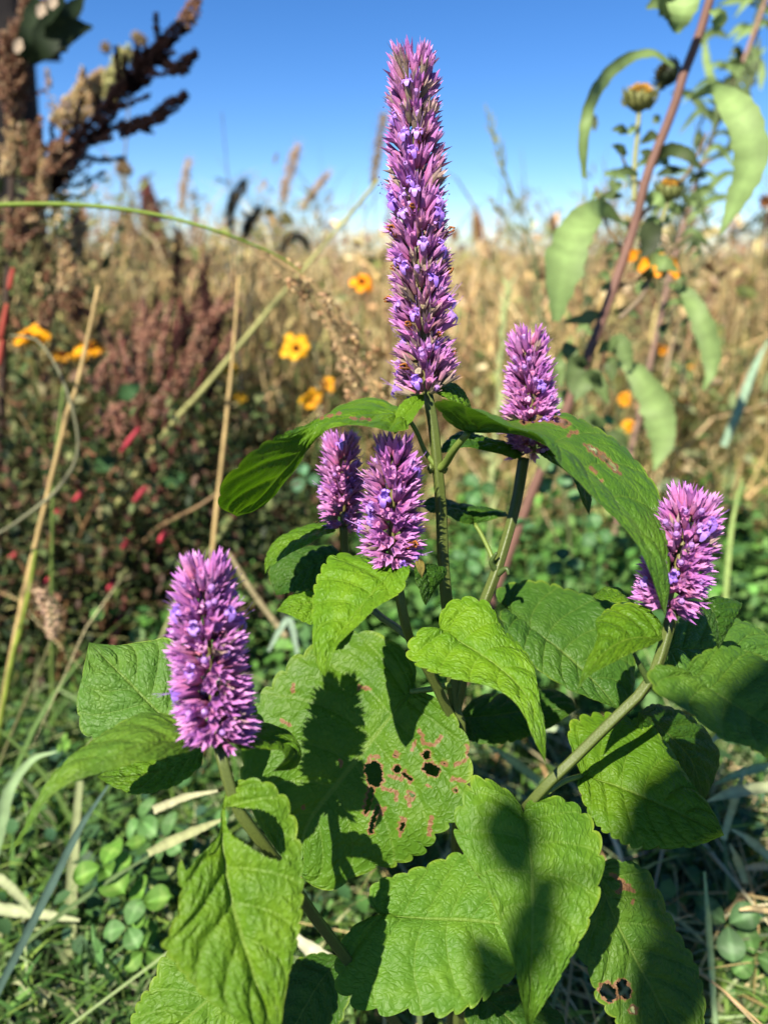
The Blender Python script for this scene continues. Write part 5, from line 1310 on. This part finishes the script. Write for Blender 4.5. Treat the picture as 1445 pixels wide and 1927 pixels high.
# clover leaves: three leaflets on a stalk
r = np.random.default_rng(43)
def clover(x, y, d, R_, label, rot, C, n=3, tilt=None):
    c = P(x, y, d); root = thing('clover_leaf', label, 'clover', ground_under(c + np.array([.005, .01, 0])), 'clover leaves near the ground')
    up = norm((np.array([-.15, -.55, .8]) if tilt is None else np.array(tilt)) + r.normal(0, .28, 3)); R_ = R_ * r.uniform(.72, .98); a1 = norm(np.cross(up, [0, 1, .3])); a2 = np.cross(up, a1)
    for k in range(n):
        th = rot + k * 6.283 / n + r.uniform(-.2, .2); d_ = a1 * math.cos(th) + a2 * math.sin(th); s_ = np.cross(up, d_)
        uu = np.linspace(0, 1, 11); vv = np.linspace(-1, 1, 7); L_ = R_ * r.uniform(.78, 1.15); cf = r.uniform(.05, .45); dp_ = r.uniform(.0, .4)
        wd = .40 * np.sin(np.pi * np.clip(uu, .0, 1) ** 1.25) ** .62 + .02
        G_ = c + d_ * (.06 * R_ + uu[:, None, None] * L_ * (1 - .08 * (np.abs(vv)[None, :, None] < .1) * (uu[:, None, None] > .95))) + s_ * (vv[None, :, None] * (wd * L_)[:, None, None]) + up * (np.abs(vv)[None, :, None] * cf * L_ * .6 - dp_ * L_ * uu[:, None, None] ** 2)
        i = (np.arange(10)[:, None] * 7 + np.arange(6)[None]).ravel()
        Cc = np.tile(np.array(C) * r.uniform(.8, 1.2), (77, 1)); Cc[(np.abs(np.tile(np.arange(7), 11) - 3) * .6 + np.abs(np.repeat(np.arange(11), 7) - 6.2) < 1.5)] *= [1.5, 1.25, 1.6]; Cc[np.tile(np.arange(7), 11) == 3] *= 1.3
        g = Geo().add(G_.reshape(-1, 3), None, np.stack([i, i + 1, i + 8, i + 7], 1), Cc)
        obj('leaflet', g.mesh('leaflet'), M_PLANT, root)
    g = Geo(); e = np.array(root.location); tube_geo(g, np.array([c, c * .6 + e * .4 + [.004, .004, 0], e]), (.0005, .0007), 5, (.14, .2, .06), n=8); obj('stalk', g.mesh('stalk'), M_PLANT, root)
CL, CB = (.14, .28, .05), (.12, .24, .08)
for (x, y, d, R_, rot, C, lab) in [
    (195,1632,.48,.021,.3,CL,'bright clover leaf highest of those left of the front leaf'), (232,1600,.50,.018,1.6,CL,'clover leaf with upright leaflets right of the highest one'),
    (240,1745,.46,.023,2.2,CB,'big clover leaf with a folded shaded leaflet'), (275,1700,.47,.017,1.0,CL,'round clover leaflets above the big clover leaf'),
    (190,1790,.46,.020,.7,CB,'clover leaf below the big one near the corner'), (270,1545,.52,.019,2.4,CB,'bluish clover leaf under the long tipped leaf'),
    (320,1580,.50,.018,.2,CB,'greyish clover leaf close to the chewed leaf'), (270,1790,.47,.016,2.9,CL,'small clover leaf touching the lowest left leaf'),
    (300,1650,.52,.014,.9,(.16,.22,.07),'dull clover leaf in shade above the round one'), (120,1400,.56,.012,.5,CL,'small clover leaf beside the bright arching blade'),
    (1368,1740,.46,.020,1.2,(.09,.17,.07),'oval leaved clover at lower right in half shade'), (1420,1800,.46,.019,2.6,(.10,.2,.06),'clover leaf in the lower right corner'),
    (1405,1765,.48,.014,.2,(.08,.16,.06),'small clover leaf between the two corner ones'),
    (1130,800,.70,.016,1.5,(.12,.25,.09),'rounded green leaf cluster beside the sunflower leaf tip'), (1045,900,.66,.017,.4,(.10,.22,.09),'clover leaf behind the small purple spike stem'),
    (990,985,.62,.017,1.9,(.09,.20,.08),'clover leaf right of the side stem node'), (1120,1000,.62,.015,.9,(.10,.21,.08),'clover leaf under the long arching leaf'),
    (1060,1060,.60,.016,2.6,(.08,.18,.07),'clover leaf above the dark shaded hyssop leaf'), (1100,930,.68,.015,.1,(.11,.24,.08),'clover leaf between the side stem and the arching leaf'),
    (900,920,.66,.016,1.1,(.09,.2,.07),'clover leaf just right of the main stem'), (575,900,.66,.015,.6,(.09,.2,.1),'clover leaf left of the small tucked spike'),
    (880,1050,.6,.017,2.0,(.1,.21,.08),'clover leaf low between the two stems')]:
    clover(x, y, d, R_, lab, rot, C)

# ---- added unseen sunflower behind the viewpoint; leaves placed to shade the hyssop's lower right
r = np.random.default_rng(51)
shade_helper = thing('wild_sunflower', 'added sunflower unseen behind the viewpoint, placed to shade the hyssop', 'wildflower', (.16, -.42, 0))
g = Geo(); tube_geo(g, np.array([(.16, -.42, 0), (.155, -.42, .5), (.15, -.42, 1.0), (.14, -.42, 1.5)]), (.008, .005), 10, (.30, .13, .09), n=20)
obj('stem', g.mesh('stem'), M_PLANT, shade_helper)
ts = np.array(TO_SUN)
for (px, py, d, wid, ln, dist) in [(965, 1580, .289, .0115, .022, 1.02), (1005, 1745, .276, .0085, .030, 1.0), (1265, 1545, .302, .018, .050, 1.05), (1410, 1350, .268, .012, .05, 1.0), (1270, 1830, .33, .016, .05, 1.08), (965, 1875, .30, .010, .035, 1.02)]:
    c = P(px, py, d) + ts * dist
    a = norm(np.cross(ts, UPV + .2 * r.normal(0, 1, 3))); b_ = np.cross(ts, a)
    dr = norm(b_ * .9 + a * r.uniform(-.4, .4))
    if (np.array([.15, -.42, c[2]]) - c) @ dr > 0: dr = -dr
    p0 = c - dr * ln * .6; at = np.array([.15, -.42, p0[2] + .04])
    g = Geo(); ribbon(g, np.array([p0, c - dr * ln * .2, c + dr * ln * .2, c + dr * ln * .7]), [.004, wid * .9, wid, .002], SFL * .9, n=14, face=ts, wave=.1); obj('leaf', g.mesh('leaf'), M_PLANT, shade_helper)
    g = Geo(); tube_geo(g, np.array([at, (at + p0) / 2 + [0, 0, .02], p0]), (.0016, .001), 5, (.25, .30, .12), n=8); obj('petiole', g.mesh('petiole'), M_PLANT, shade_helper)
